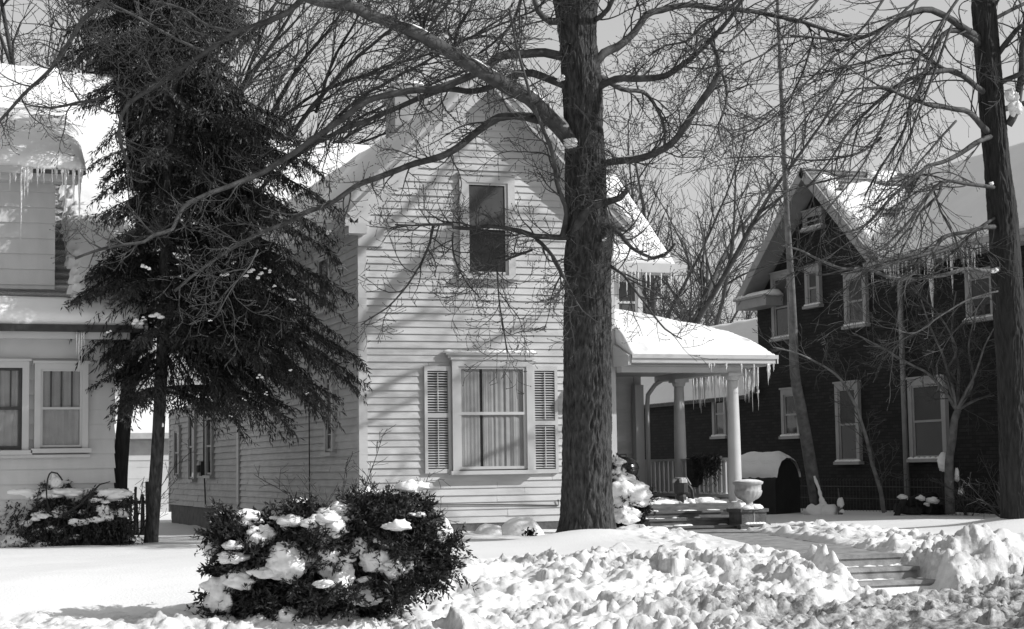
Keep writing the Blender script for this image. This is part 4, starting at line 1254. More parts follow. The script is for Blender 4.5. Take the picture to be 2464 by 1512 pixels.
# snow-laden odds and ends at the foot of the brick wall
p = at(1972, 1224, 34.5); z_ = gz(p.x, p.y)
st = thing('snowy_stub', (p.x, p.y, z_), 'forked stub plastered with snow beside the leaning sapling', 'stump')
mb = MB(); mb.tube([p + Vector((0, 0, -.2)), p + Vector((-.02, 0, .35)), p + Vector((-.10, 0, .62))], [.06, .04, .02], 7); mb.build('stub', 'bark_dark', st)
mb = MB()
cr_, rr2 = catmull([p + Vector(v_) for v_ in ((.10, -.05, -.05), (.03, -.06, .12), (-.01, -.055, .28), (-.04, -.05, .42), (-.09, -.04, .55), (-.12, -.03, .66))], [.10, .065, .035, .03, .032, .022], .03)
mb.tube(cr_, [r * (1 + .55 * noise.noise(Vector((i * .45, 3, 1)))) for i, r in enumerate(rr2)], 9)
for (dx, dz, r) in ((-.12, -.06, .20), (.12, -.08, .22), (.02, -.05, .16)): mb.blob(p + Vector((dx, -.03, dz)), (r * 1.2, r, r * .8), dz * 19 + dx * 50, k=18, flat=.9, amp=.35, freq=2.2)
mb.build('snow_crust', 'snow', st, True)
p = at(2021, 1225, 34.3); z_ = gz(p.x, p.y)
sk = thing('garden_stake', (p.x, p.y, z_), 'short dark stake wearing a snow cap left of the bent stem', 'stake')
mb = MB(); mb.tube([(p.x, p.y, z_ - .1), (p.x, p.y, z_ + .25)], .05, 7); mb.tube([(p.x - .01, p.y, z_ + .25), (p.x - .03, p.y, z_ + .52)], .012, 5); mb.build('post', 'darkwood', sk)
mb = MB(); mb.blob((p.x, p.y - .02, z_ + .22), (.075, .07, .12), 3, k=14, flat=.8); mb.blob((p.x + .02, p.y - .03, z_ + .05), (.06, .06, .06), 5, k=12); mb.build('snow_cap', 'snow', sk, True)
# rubble of bricks and logs
p = at(2215, 1222, 33.5); z_ = gz(p.x, p.y)
lg = thing('log_pile', (p.x, p.y, z_), 'tumbled dark logs capped with snow left of the crooked small tree', 'logs')
for k, (dx, dy, dz, L, r) in enumerate(((-.3, 0, .10, .5, .10), (.05, .1, .12, .5, .13), (.3, -.05, .10, .45, .11), (-.12, .05, .28, .5, .09), (.15, .05, .30, .45, .12))):
    c = Vector((p.x + dx, p.y + dy, z_ + dz)); d = Vector((1, pg.uniform(-.5, .5), pg.uniform(-.25, .25))).normalized()
    mb = MB(); mb.tube([c - d * L / 2, c + d * L / 2], r, 10); mb.build('log', 'bark_dark', lg)
mb = MB()
for (px_, py_, r) in ((2171, 1192, .10), (2214, 1194, .09), (2243, 1200, .12), (2229, 1208, .06)):
    q = at(px_, py_ + 4, 33.2); mb.blob(q, (r * 1.0, r, r * .55), r * 140 + px_, k=18, amp=.5, freq=2.1, flat=.6); mb.blob(q + Vector((r * .6, .02, -.03)), (r * .6, r * .6, r * .4), px_, k=14, amp=.5, flat=.6)
mb.build('snow_cap', 'snow', lg, True)
q = at(2171, 1205, 33.2); mb = MB(); mb.tube([(q.x - .2, q.y, z_ - .1), (q.x + .06, q.y, q.z + .08)], .06, 8); mb.build('log', 'bark_dark', lg)
# ------------------------------------------------------------------ bare trees
tg = random.Random(3)
def rvec(): 
    while True:
        v = Vector((tg.uniform(-1, 1), tg.uniform(-1, 1), tg.uniform(-1, 1)))
        if .1 < v.length < 1: return v.normalized()
class Cfg:
    def __init__(s, **k): s.__dict__.update(k)
def sprout(mb, pts, rad, level, c, start=0.12, dens=1.0, bias=None):
    """grow side twigs along a branch, recursively"""
    L = 0.0; nxt = start * sum((pts[i + 1] - pts[i]).length for i in range(len(pts) - 1)); tot = max(nxt / max(start, 1e-3), 1e-3)
    for i in range(len(pts) - 1):
        seg = pts[i + 1] - pts[i]; sl_ = seg.length
        if sl_ < 1e-6: continue
        t = seg / sl_
        while nxt < L + sl_:
            p = pts[i] + t * (nxt - L)
            side = t.cross(rvec())
            if side.length > .05:
                side.normalize()
                if bias is not None and level <= 1: side = (side + bias * .7); side.normalize()
                ang = math.radians(tg.uniform(*c.ang))
                d = (t * math.cos(ang) + side * math.sin(ang)).normalized()
                ln = c.len[level] * tg.uniform(.45, 1.25) * (1.1 - .5 * nxt / tot)
                r0 = min(rad[i] * .62, c.rad[level])
                twig(mb, p, d, ln, r0, level, c)
            nxt += c.gap[level] * tg.uniform(.5, 1.5) / dens
        L += sl_
def twig(mb, p, d, ln, r0, level, c):
    n = max(3, int(ln / c.seg[level])); step = ln / n
    pts, rad = [p.copy()], [r0]
    wob = rvec() * c.curl
    for k in range(n):
        d = (d + wob * .5 * step / .15 + rvec() * c.kink + Vector((0, 0, c.up[level])) * step).normalized()
        if tg.random() < .3: wob = rvec() * c.curl
        p = p + d * step
        pts.append(p.copy()); rad.append(max(c.tip, r0 * (1 - .75 * (k + 1) / n)))
    mb.tube(pts, rad, c.sides[level], cap=False)
    if level + 1 < len(c.len): sprout(mb, pts, rad, level + 1, c, .18)
    elif c.bud: bud(mb, pts[-1], d, c.bud)
    if c.bud and level + 1 >= len(c.len) - 1 and tg.random() < .7: bud(mb, pts[len(pts) // 2], rvec(), c.bud * .8)
def bud(mb, p, d, r):
    s = d.cross(rvec())
    if s.length < .05: return
    s.normalize(); u = d.cross(s)
    a, b = p - d * r * .5, p + d * r * 2.2
    q = [p + s * r, p + u * r, p - s * r, p - u * r]
    mb.add([a, b] + q, [(0, 2, 3), (0, 3, 4), (0, 4, 5), (0, 5, 2), (1, 3, 2), (1, 4, 3), (1, 5, 4), (1, 2, 5)])

def trace(pxs, D0, D1, curve=0.0):
    """pixel trace -> points whose distance runs from D0 to D1 with a bow"""
    n = len(pxs); out = []
    for i, (x, y) in enumerate(pxs):
        t = i / (n - 1)
        out.append(at(x, y, D0 + (D1 - D0) * t + curve * math.sin(math.pi * t)))
    return out
def limb(root, pxs, w0, w1, D0, D1, c, curve=0.0, dens=1.0, start=.10, m='bark_limb', name='limb', bias=None, dark=None):
    pts = trace(pxs, D0, D1, curve)
    r0, r1 = w0 / 2 / FOC * D0, w1 / 2 / FOC * D1
    n = len(pts); rads = [r0 + (r1 - r0) * i / (n - 1) for i in range(n)]
    P_, R_ = catmull(pts, rads, .12)
    for i in range(1, len(P_) - 1):
        q = noise.noise_vector(P_[i] * 2.3) * min(.03, R_[i] * .8); P_[i] = P_[i] + q
        R_[i] *= 1 + .12 * noise.noise(P_[i] * 5)
    mb = MB(); mb.tube(P_, R_, 10 if r0 > .05 else 6)
    o = mb.build(name, m, root, True)
    mb = MB(); sprout(mb, P_, R_, 0, c, start, dens, bias)
    if mb.v: mb.build('twigs', 'twig', o)
    return o, P_, R_
def limb_snow(o, P_, R_, a, b, h=.6):
    n = len(P_); i0, i1 = int(a * n), int(b * n)
    pts = [P_[i] + Vector((0, 0, R_[i] * .92)) for i in range(i0, i1)]
    if len(pts) < 3: return
    rad = [R_[i] * h * min(1, (i - i0 + .4) / 3, (i1 - i - .6) / 3) * (1 + .35 * noise.noise(P_[i] * 4)) for i in range(i0, i1)]
    mb = MB(); mb.tube(pts, [max(r, .004) for r in rad], 8); mb.build('snow', 'snow', o, True)
def clump(o, px, py, D, r, seed=1, name='snow'):
    p = at(px, py, D); mb = MB(); cg = random.Random(int(seed) + int(px))
    for j in range(5):
        q = p + CR0 * r[0] * cg.uniform(-.8, .8) + Vector((0, 0, r[1] * cg.uniform(-.7, .6)))
        k_ = cg.uniform(.4, .75); mb.blob(q, (r[0] * k_, r[0] * k_, r[1] * k_ * .8), seed + j * 3.3, k=16, amp=.5, freq=2.1, flat=.7)
    mb.build(name, 'snow', o, True)

def trunk(root, rows, D, m, Dtop=None, ridge=.026, k=230, step=.028, base=None, freq=(24, 4.2)):
    """trunk from traced left/right edges: rows (y, x_left, x_right) from the foot up, with bark ridges"""
    Dtop = Dtop or D
    P_, R_ = [], []
    n = len(rows)
    for i, (y, a, b) in enumerate(rows):
        d = D + (Dtop - D) * i / (n - 1)
        P_.append(at((a + b) / 2, y, d)); R_.append((b - a) / 2 / FOC * d)
    if base is not None:
        P_.insert(0, Vector((P_[0].x, P_[0].y, base))); R_.insert(0, R_[0] * 1.25)
    P_, R_ = catmull(P_, R_, step)
    vs_, fs = [], []
    for i, p in enumerate(P_):
        for j in range(k):
            a = 2 * math.pi * j / k
            ca, sa = math.cos(a), math.sin(a)
            r = R_[i]
            if ridge:
                q = Vector((ca * freq[0] * r, sa * freq[0] * r, p.z * freq[1]))
                v1 = noise.noise(q + noise.noise_vector(q * .35) * 1.2)
                v2 = noise.noise(Vector((q.x * 2.2, q.y * 2.2, q.z * 4)))
                r = r + ridge * (.75 + .6 * noise.noise(Vector((ca * 2, sa * 2, p.z * 1.1)))) * (1 - 2.4 * abs(v1)) + ridge * .45 * v2 + .06 * R_[i] * noise.noise(Vector((ca * 1.5, sa * 1.5, p.z * .7)))
            vs_.append(p + CR0 * (ca * r) + _h * (sa * r))
        if i:
            b0, b1 = (i - 1) * k, i * k
            fs += [(b0 + j, b0 + (j + 1) % k, b1 + (j + 1) % k, b1 + j) for j in range(k)]
    fs.append(tuple((len(P_) - 1) * k + j for j in range(k)))
    return mesh_obj('trunk', vs_, fs, m, root, True)

CM = Cfg(len=[1.05, .48, .2], rad=[.014, .0085, .0058], gap=[.165, .125, .095], seg=[.09, .06, .045], ang=(30, 70), up=[.25, .8, 1.8], curl=.70, kink=.12, sides=[5, 4, 3], tip=.0035, bud=.0095)
CR_ = Cfg(len=[1.7, .75, .26], rad=[.014, .0085, .0058], gap=[.34, .24, .18], seg=[.12, .08, .05], ang=(14, 48), up=[-.12, .2, .9], curl=.38, kink=.05, sides=[5, 4, 3], tip=.0035, bud=.008)
# ---- the big maple in front of the house
bx = at(1414, 1283, 25.8)
mt = thing('maple_tree', (bx.x, bx.y, gz(bx.x, bx.y)), 'big bare maple with thick furrowed trunk growing before the white house', 'tree')
trunk(mt, [(1310, 1305, 1522), (1300, 1325, 1502), (1286, 1340, 1486), (1240, 1351, 1476), (1150, 1354, 1471), (1000, 1356, 1468), (900, 1358, 1468), (700, 1360, 1468), (620, 1358, 1470), (560, 1364, 1470), (500, 1362, 1456), (400, 1362, 1452), (300, 1358, 1448), (200, 1352, 1446), (100, 1348, 1432), (20, 1338, 1436), (-80, 1320, 1440), (-260, 1325, 1420)],
      25.8, 'bark', Dtop=25.6, base=gz(bx.x, bx.y) - .15)
TD = 25.6
def ML(pxs, w0, w1, D1, curve=0, **k): return limb(mt, pxs, w0, w1, TD - .05, D1, k.pop('c', CM), curve, **k)
o, P_, R_ = ML([(1395, 365), (1330, 290), (1270, 235), (1210, 200), (1150, 165), (1080, 125), (1030, 95), (960, 65), (900, 38), (840, 15), (740, -5), (600, -60)], 40, 22, 23.4, dens=.8)
limb_snow(o, P_, R_, .03, .27, .62); limb_snow(o, P_, R_, .29, .45, .6); limb_snow(o, P_, R_, .52, .66, .5)
clump(o, 1376, 343, TD - .3, (.09, .10), 3)
ML([(1360, 138), (1311, 127), (1226, 130), (1191, 145), (1146, 175), (1056, 212), (986, 217), (881, 245), (820, 287), (740, 345), (640, 410), (565, 442), (500, 465), (440, 500), (415, 550), (370, 566), (345, 582), (260, 595), (180, 622)], 22, 6, 24.0, dens=.9)
o, P_, R_ = ML([(1370, 210), (1321, 190), (1281, 175), (1246, 177), (1216, 192), (1141, 217), (1081, 213), (1031, 227), (961, 256), (881, 288), (820, 316), (760, 345), (700, 385), (640, 440), (600, 480)], 20, 7, 26.8)
clump(o, 1352, 188, TD - .25, (.05, .05), 6)
ML([(1330, 292), (1290, 285), (1236, 278), (1201, 283), (1141, 320), (1096, 357), (1041, 380), (981, 400), (921, 422), (871, 440), (820, 472), (780, 495), (710, 525), (605, 570), (550, 600), (480, 650), (420, 700)], 22, 7, 24.4)
ML([(1418, 175), (1451, 130), (1486, 112), (1526, 75), (1556, 35), (1591, 22), (1642, 15), (1740, 20), (1830, 30), (1920, 50), (1990, 72), (2050, 92)], 22, 7, 26.6)
ML([(1430, 215), (1481, 192), (1541, 187), (1601, 184), (1642, 155), (1680, 120), (1735, 70), (1770, 22), (1800, -30)], 19, 8, 24.8)
o, P_, R_ = ML([(1440, 395), (1521, 385), (1581, 367), (1621, 340), (1645, 305), (1682, 250), (1717, 200), (1732, 166)], 17, 15, 24.6)
limb_snow(o, P_, R_, .15, .38, .6)
ML([(1732, 168), (1722, 130), (1700, 90), (1665, 120), (1642, 120)], 11, 5, 24.4)
ML([(1735, 165), (1748, 210), (1745, 255), (1730, 300), (1735, 340)], 8, 4, 24.4)
ML([(1435, 180), (1496, 213), (1546, 222), (1581, 260), (1596, 305), (1600, 350)], 13, 6, 27.2)
o, P_, R_ = ML([(1380, 570), (1396, 528), (1426, 492), (1471, 480), (1491, 475), (1510, 455)], 24, 12, 24.6, m='bark_limb')
limb_snow(o, P_, R_, .35, .7, .6)
ML([(1380, 572), (1321, 570), (1286, 570), (1251, 557), (1221, 550), (1171, 545), (1131, 550), (1091, 545), (1088, 538), (1040, 540), (990, 542), (950, 540)], 15, 5, 25.0, dens=1.3)
ML([(1042, 540), (1035, 582), (1010, 640), (1003, 648), (980, 685), (930, 740), (890, 765), (868, 782)], 7, 3, 25.0, dens=.8)
ML([(1090, 560), (1090, 600), (1100, 640), (1130, 690), (1150, 710)], 5, 3, 25.0)
ML([(1350, 575), (1361, 515), (1356, 480), (1341, 435), (1326, 370), (1306, 310), (1281, 250), (1256, 160), (1241, 100), (1225, 20)], 15, 5, 24.4)
ML([(1400, 530), (1466, 545), (1491, 565), (1521, 595), (1571, 620), (1600, 612), (1625, 585)], 14, 6, 24.8)
ML([(1470, 640), (1500, 660), (1520, 690), (1560, 740), (1600, 790), (1640, 815)], 8, 3, 24.6, dens=.8)
ML([(1290, 575), (1331, 615), (1356, 665), (1376, 710), (1401, 748)], 10, 4, 24.4)
ML([(1180, 560), (1195, 640), (1200, 720), (1212, 790), (1220, 850)], 5, 3, 24.8)
ML([(1280, 600), (1230, 620), (1190, 640), (1160, 660), (1130, 640)], 7, 3, 24.6)
ML([(1370, 50), (1321, 48), (1296, 25), (1281, -20)], 20, 10, 25.0)
ML([(1425, 50), (1461, 20), (1480, -20)], 14, 10, 25.2)
ML([(1010, 95), (1012, 50), (985, -10)], 9, 5, 23.8)
ML([(1016, 95), (1026, 40), (1060, -20)], 9, 5, 23.8)
ML([(1090, 128), (1102, 70), (1130, 20), (1140, -30)], 9, 5, 24.0)
ML([(893, 40), (885, 0), (880, -30)], 9, 5, 23.6)
# limbs that hang in from the part of the crown above the picture
for (pxs, w0, w1, D0, D1) in (
    ([(760, -40), (690, 30), (560, 78), (500, 120), (400, 190), (310, 250), (288, 300), (292, 350), (310, 390)], 16, 7, 24.0, 24.6),
    ([(275, -40), (255, 0), (200, 50), (165, 100), (120, 165), (60, 225), (0, 290), (-40, 330)], 16, 6, 24.4, 25.0),
    ([(360, 2), (440, 22), (500, 60), (560, 75), (600, 110)], 7, 5, 24.0, 24.2),
    ([(490, 122), (440, 100), (330, 40), (260, 5)], 8, 5, 24.3, 24.0),
    ([(250, 235), (190, 245), (120, 260), (60, 250)], 8, 4, 24.6, 24.5),
    ([(1810, -30), (1740, 30), (1690, 60), (1650, 100), (1600, 110), (1560, 135)], 9, 4, 24.2, 24.8),
    ([(1100, -30), (1060, 30), (1015, 90), (960, 140), (900, 190)], 8, 4, 26.4, 26.8),
    ([(1260, -30), (1235, 50), (1180, 110), (1150, 130)], 9, 4, 26.0, 26.4),
    ([(620, 600), (600, 640), (560, 690), (520, 760)], 5, 3, 24.2, 24.0),
    ([(1380, 250), (1420, 300), (1400, 380), (1440, 440), (1470, 520)], 5, 3, 24.9, 24.9)):
    limb(mt, pxs, w0, w1, D0, D1, CM)
for (px_, py_, s_) in ((1452, 577, .03), (1362, 302, .035)): clump(mt, px_, py_, TD - .35, (s_, s_), px_)

# ---- the dark tree at the right edge
q = at(2448, 1250, 27.6)
rt = thing('dark_trunk_tree', (q.x, q.y, gz(q.x, q.y)), 'tall bare tree with near-black trunk at the right edge, snow lodged in its fork', 'tree')
trunk(rt, [(1262, 2398 + 12, 2492), (1100, 2406, 2478), (900, 2400, 2471), (659, 2385, 2457), (527, 2378, 2446), (395, 2369, 2427), (264, 2356, 2416), (132, 2347, 2405), (0, 2338, 2393), (-150, 2326, 2380)], 27.6, 'bark_dark', Dtop=27.4, base=gz(q.x, q.y) - .1, ridge=.016, k=170)
RD = 27.4
def RL(pxs, w0, w1, D1, curve=0, **k): return limb(rt, pxs, w0, w1, RD, D1, k.pop('c', CR_), curve, bias=Vector((-.5, -.1, -.5)), **k)
RL([(2365, 100), (2343, 85), (2317, 66), (2281, 40), (2242, 22), (2216, 21), (2180, 32), (2140, 57), (2090, 83), (2040, 95), (1970, 92), (1900, 85)], 22, 5, 26.0)
RL([(2365, 115), (2347, 97), (2303, 72), (2268, 83), (2242, 132), (2216, 202), (2190, 250), (2175, 310), (2120, 400), (2080, 470)], 16, 4, 26.2)
RL([(2375, 225), (2352, 211), (2325, 189), (2290, 169), (2251, 176), (2216, 180), (2187, 190), (2142, 220), (2092, 260), (2040, 320), (1990, 395), (1940, 450)], 16, 4, 25.8)
RL([(2325, 189), (2270, 165), (2222, 135), (2200, 120), (2150, 128), (2090, 145), (2000, 170), (1900, 190)], 10, 3, 26.0)
RL([(2380, 320), (2361, 303), (2334, 272), (2321, 266), (2281, 261), (2242, 253), (2216, 243), (2167, 230), (2122, 210), (2060, 230), (1990, 300)], 16, 5, 25.6)
RL([(2390, 325), (2363, 336), (2321, 360), (2281, 387), (2238, 397), (2216, 412), (2150, 470), (2080, 540), (2030, 560)], 14, 5, 25.6)
RL([(2395, 450), (2372, 446), (2325, 442), (2264, 439), (2225, 480), (2180, 540), (2120, 600), (2090, 610)], 11, 4, 25.8)
RL([(2395, 545), (2378, 545), (2325, 556), (2268, 571), (2242, 602), (2216, 613), (2150, 632), (2100, 650)], 13, 5, 26.0)
RL([(2398, 520), (2340, 560), (2300, 600), (2240, 650)], 8, 4, 26.4)
RL([(2405, 648), (2387, 652), (2332, 647), (2267, 662), (2192, 670), (2142, 665), (2082, 645), (2022, 645), (1962, 620), (1922, 600), (1880, 590)], 13, 4, 25.4, m='bark_pale')  # sunlit limb: its brightness is put into a paler bark
RL([(2240, 440), (2260, 500), (2300, 580), (2320, 640)], 6, 3, 26.2)
RL([(2264, 439), (2255, 470), (2215, 510), (2190, 560), (2160, 620)], 9, 4, 25.9)
RL([(2405, 200), (2440, 185), (2470, 165)], 14, 10, 27.0)
o, P_, R_ = RL([(2425, 300), (2444, 262), (2455, 198), (2463, 88), (2480, -40)], 20, 16, 27.2)
RL([(2400, 130), (2430, 90), (2455, 62), (2475, 60)], 14, 10, 26.8)
RL([(2382, 40), (2400, 0), (2430, -40)], 9, 6, 27.0)
clump(rt, 2440, 246, RD - .3, (.10, .20), 8); clump(rt, 2443, 262, RD - .3, (.07, .12), 18); clump(rt, 2392, 650, RD - .35, (.05, .05), 4); clump(rt, 2384, 440, RD - .3, (.04, .04), 5)
for (pxs, w0) in (
    ([(2250, -40), (2160, 40), (2060, 130), (1980, 230), (1900, 330), (1850, 360)], 8), ([(2150, -40), (2080, 60), (1990, 150), (1890, 240), (1800, 300)], 7),
    ([(2330, -40), (2250, 80), (2170, 200), (2110, 330), (2060, 420), (1990, 500)], 8), ([(2000, -40), (1930, 40), (1850, 120), (1760, 170), (1690, 250)], 6),
    ([(2290, 60), (2240, 190), (2190, 320), (2130, 450), (2090, 500)], 7), ([(1900, -30), (1800, 60), (1730, 130), (1700, 210)], 6),
    ([(2120, 330), (2060, 370), (1960, 385), (1860, 375), (1750, 380)], 6), ([(2050, 420), (1960, 440), (1880, 460), (1800, 465)], 5),
    ([(2300, 290), (2220, 380), (2170, 440), (2150, 540)], 6), ([(2200, 150), (2110, 170), (2010, 260), (1930, 300)], 5),
    ([(1960, 80), (1920, 200), (1850, 290), (1760, 330)], 6), ([(2400, 700), (2330, 720), (2260, 760), (2200, 800), (2150, 790)], 5)):
    limb(rt, pxs, w0, 3, 26.6, 25.4, CR_, bias=Vector((-.5, 0, -.4)))

# limbs on the far right side of its crown, outside the picture; they rake their shadows over the clapboard wall
def RX(pts, r0, r1, dens=1.0):
    P_, R_ = catmull([Vector(p_) for p_ in pts], [r0 + (r1 - r0) * i / (len(pts) - 1) for i in range(len(pts))], .15)
    mb = MB(); mb.tube(P_, R_, 9); o = mb.build('limb', 'bark_limb', rt, True)
    mb = MB(); sprout(mb, P_, R_, 0, CR_, .1, dens); mb.build('twigs', 'twig', o)
RX([(16.1, 23.3, 9.7), (16.7, 23.4, 10.7), (17.5, 23.5, 11.5), (18.3, 23.5, 12.4), (19.2, 23.6, 13.2)], .12, .07)
RX([(16.0, 23.3, 11.2), (16.8, 23.5, 12.0), (17.5, 23.8, 12.9), (18.0, 24.0, 13.8)], .07, .03)
RX([(16.3, 23.3, 8.5), (17.0, 23.2, 8.9), (17.9, 23.2, 9.3), (18.7, 23.2, 9.5), (19.6, 23.0, 9.9)], .035, .02)
RX([(17.2, 23.4, 11.2), (18.2, 23.2, 11.9), (19.3, 23.0, 12.5), (20.4, 22.9, 12.9)], .055, .03)
RX([(16.4, 23.3, 9.0), (17.6, 23.1, 9.7), (18.8, 23.0, 10.2), (20.2, 22.9, 10.9)], .06, .03)
RX([(16.2, 23.3, 10.2), (17.4, 23.0, 10.6), (18.6, 22.7, 11.2), (19.8, 22.5, 11.6)], .05, .02)
RX([(16.6, 23.3, 7.2), (17.8, 23.1, 7.6), (19.2, 23.0, 8.4), (20.6, 22.9, 8.9)], .05, .02)
# ---- leaning young tree against the brick house
CS = Cfg(len=[1.5, .7, .25], rad=[.014, .009, .006], gap=[.34, .26, .2], seg=[.14, .1, .07], ang=(25, 60), up=[.15, .3, .4], curl=.25, kink=.08, sides=[5, 4, 3], tip=.004, bud=0)
q = at(1966, 1228, 35.0)
sp = thing('leaning_sapling', (q.x, q.y, gz(q.x, q.y)), 'slim leaning young tree with smooth stem in front of the dark brick house', 'tree')
pts = [at(x, y, 35.0 - .4 * i) for i, (x, y) in enumerate([(1968, 1235), (1945, 1090), (1926, 980), (1912, 900), (1908, 800), (1903, 680), (1893, 520), (1886, 380), (1880, 240), (1874, 100), (1868, -40)])]
rd = [w / 2 / FOC * 34 for w in (34, 31, 27, 24, 21, 17, 13, 11, 9.5, 8, 6)]
P_, R_ = catmull(pts, rd, .15)
mb = MB(); mb.tube(P_, R_, 14); mb.build('trunk', 'bark_pale', sp, True)
mb = MB(); sprout(mb, P_[30:], R_[30:], 0, CS, .05, 1.0); mb.build('crown', 'twig', sp)
mb = MB(); mb.blob(at(1894, 555, 32.9), (.04, .04, .3), 4); mb.blob(at(1904, 690, 33), (.05, .05, .25), 6); 
# ---- crooked little tree and shrubs at the foot of the brick wall
q = at(2287, 1222, 33.0)
ct = thing('crooked_tree', (q.x, q.y, gz(q.x, q.y)), 'crooked little bare tree with a twiggy vase crown before the large brick-house window', 'tree')
pts = [at(x, y, 33.0) for (x, y) in [(2286, 1235), (2283, 1150), (2284, 1100), (2292, 1050), (2296, 1010), (2305, 985)]]
P_, R_ = catmull(pts, [w / 2 / FOC * 33.0 for w in (24, 22, 20, 19, 18, 16)], .08)
mb = MB(); mb.tube(P_, R_, 12); mb.build('trunk', 'bark_pale', ct, True)
CC = Cfg(len=[.9, .45, .2], rad=[.011, .008, .006], gap=[.17, .15, .12], seg=[.1, .08, .06], ang=(25, 65), up=[.2, .2, .2], curl=.35, kink=.14, sides=[5, 4, 3], tip=.004, bud=0)
for pxs in ([(2303, 988), (2320, 950), (2345, 900), (2370, 830), (2390, 790)], [(2302, 990), (2290, 930), (2270, 860), (2240, 790), (2215, 720)], [(2303, 985), (2305, 900), (2290, 800), (2300, 700)],
            [(2300, 985), (2270, 940), (2235, 900), (2180, 870), (2110, 830), (2050, 800)], [(2306, 985), (2350, 960), (2400, 950)], [(2304, 986), (2340, 920), (2330, 830), (2350, 740)], [(2303, 985), (2275, 900), (2300, 840), (2260, 760), (2190, 690)]):
    limb(ct, pxs, 9, 3, 33.0, 33.0 + tg.uniform(-.9, .5), CC, m='bark_pale')
mb = MB(); p = at(2270, 1130, 33.4)
mb.tube([p + Vector((.10, 0, -.75)), p + Vector((.02, 0, .0)), p + Vector((0, 0, .22))], [.13, .10, .08], 10); sb = mb.build('stump', 'bark_dark', ct)
mb = MB(); mb.blob(at(2270, 1112, 33.3), (.12, .12, .20), 5, k=18, flat=.9); mb.blob(at(2302, 1150, 33.0), (.05, .05, .2), 3); mb.blob(at(2312, 1185, 33.0), (.06, .06, .12), 3); mb.build('snow', 'snow', sb, True)
q = at(2125, 1222, 33.2)
bs = thing('bent_stem', (q.x, q.y, gz(q.x, q.y)), 'single thin bent stem leaning left in front of the tall ground-floor brick-house window', 'sapling')
limb(bs, [(2126, 1230), (2115, 1170), (2095, 1100), (2075, 1020), (2050, 960), (2020, 910), (1980, 880), (1920, 850), (1860, 835)], 12, 3, 33.2, 31.5, CC, m='bark_pale', name='stem')
rg2 = random.Random(8)
def bare_shrub(px, py, D, n, h, spread, label, c, group=None, lean=0):
    p = at(px, py, D); p.z = gz(p.x, p.y) - .05
    s = thing('bare_shrub', p, label, 'shrub', group)
    st_ = MB(); tw = MB()
    for k in range(n):
        a = tg.uniform(0, 6.28); d = Vector((math.cos(a) * spread + lean, math.sin(a) * spread, 1)).normalized()
        L = h * tg.uniform(.6, 1.1); pts, rad = [p + Vector((math.cos(a) * .05, math.sin(a) * .05, 0))], [.011]
        for i in range(8):
            d = (d + rvec() * .14 + Vector((math.cos(a) * spread * .12, math.sin(a) * spread * .12, 0))).normalized(); pts.append(pts[-1] + d * L / 8); rad.append(.011 - .0009 * i)
        st_.tube(pts, rad, 5); sprout(tw, pts, rad, 1, c, .25)
    st_.build('stems', 'twig', s); tw.build('twigs', 'twig', s)
    return s
bare_shrub(812, 1250, 25.0, 7, 1.7, .45, 'tall thin leafless shrub against the shaded clapboard wall', CC)
bare_shrub(985, 1230, 24.0, 6, 1.3, .5, 'wiry leafless stems rising behind the snowy juniper against the sunlit clapboards', CC)
bare_shrub(2420, 1240, 31.5, 9, 1.6, .9, 'tangled leafless shrub beside the dark trunk at the right edge', CC, lean=-.6)
bare_shrub(2330, 1235, 32.8, 6, 1.0, .4, 'knee-high bare stems right of the crooked little tree', CC)
bare_shrub(320, 1195, 34.0, 5, 2.2, .35, 'bare whippy stems growing through the picket fence', CC)

# ---- trees far behind the roofs
def far_tree(x, y, H, spread, label, seed, r0=.16, forks=5, lean=(0, 0), z0=None, fan=.55, grp='bare trees beyond the houses'):
    global tg
    old = tg; tg = random.Random(seed)
    z = gz(x, y) if z0 is None else z0
    t = thing('far_tree', (x, y, z), label, 'tree', grp)
    c = Cfg(len=[H * .42, H * .22, H * .11, H * .055], rad=[r0 * .5, r0 * .24, r0 * .12, .012], gap=[H * .055, H * .05, H * .04, H * .03], seg=[H * .05, H * .035, H * .025, H * .02], ang=(18, 48), up=[.10, .12, .14, .16], curl=.10, kink=.09, sides=[5, 4, 3, 3], tip=.009, bud=0)
    tm = MB(); cm = MB()
    h0 = H * .22
    pts = [Vector((x, y, z - .3)), Vector((x + lean[0] * h0 * .5, y + lean[1] * h0 * .5, z + h0 * .5)), Vector((x + lean[0] * h0, y + lean[1] * h0, z + h0))]
    tm.tube(pts, [r0 * 1.2, r0, r0 * .85], 9)
    for k in range(forks):
        a = 2 * math.pi * (k + tg.uniform(-.3, .3)) / forks
        d = Vector((math.cos(a) * fan + lean[0], math.sin(a) * fan + lean[1], 1)).normalized()
        L = H * tg.uniform(.6, .8); P_, R_ = [pts[-1] - Vector((0, 0, .2))], [r0 * .6]
        for i in range(9):
            d = (d + rvec() * .10 + Vector((math.cos(a) * spread * .05, math.sin(a) * spread * .05, .02))).normalized()
            P_.append(P_[-1] + d * L / 9); R_.append(r0 * .6 * (1 - .085 * (i + 1)))
        tm.tube(P_, R_, 7, cap=False); sprout(cm, P_, R_, 1, c, .12)
    tm.build('trunk', 'bark_far', t, True); cm.build('crown', 'twig', t)
    tg = old
    return t
def gx_at(px, Y): return at_y(px, 1100, Y).x
far_tree(gx_at(120, 46), 46, 19, .5, 'many-stemmed bare tree rising behind the snowy bungalow roof', 101, forks=6)
far_tree(gx_at(70, 43), 43, 20, .5, 'slim bare tree just behind the bungalow ridge near the corner of the picture', 121, forks=6)
far_tree(gx_at(170, 48), 48, 20, .5, 'bare tree beside the evergreens, its stems crossing above the bungalow roof', 122, forks=7)
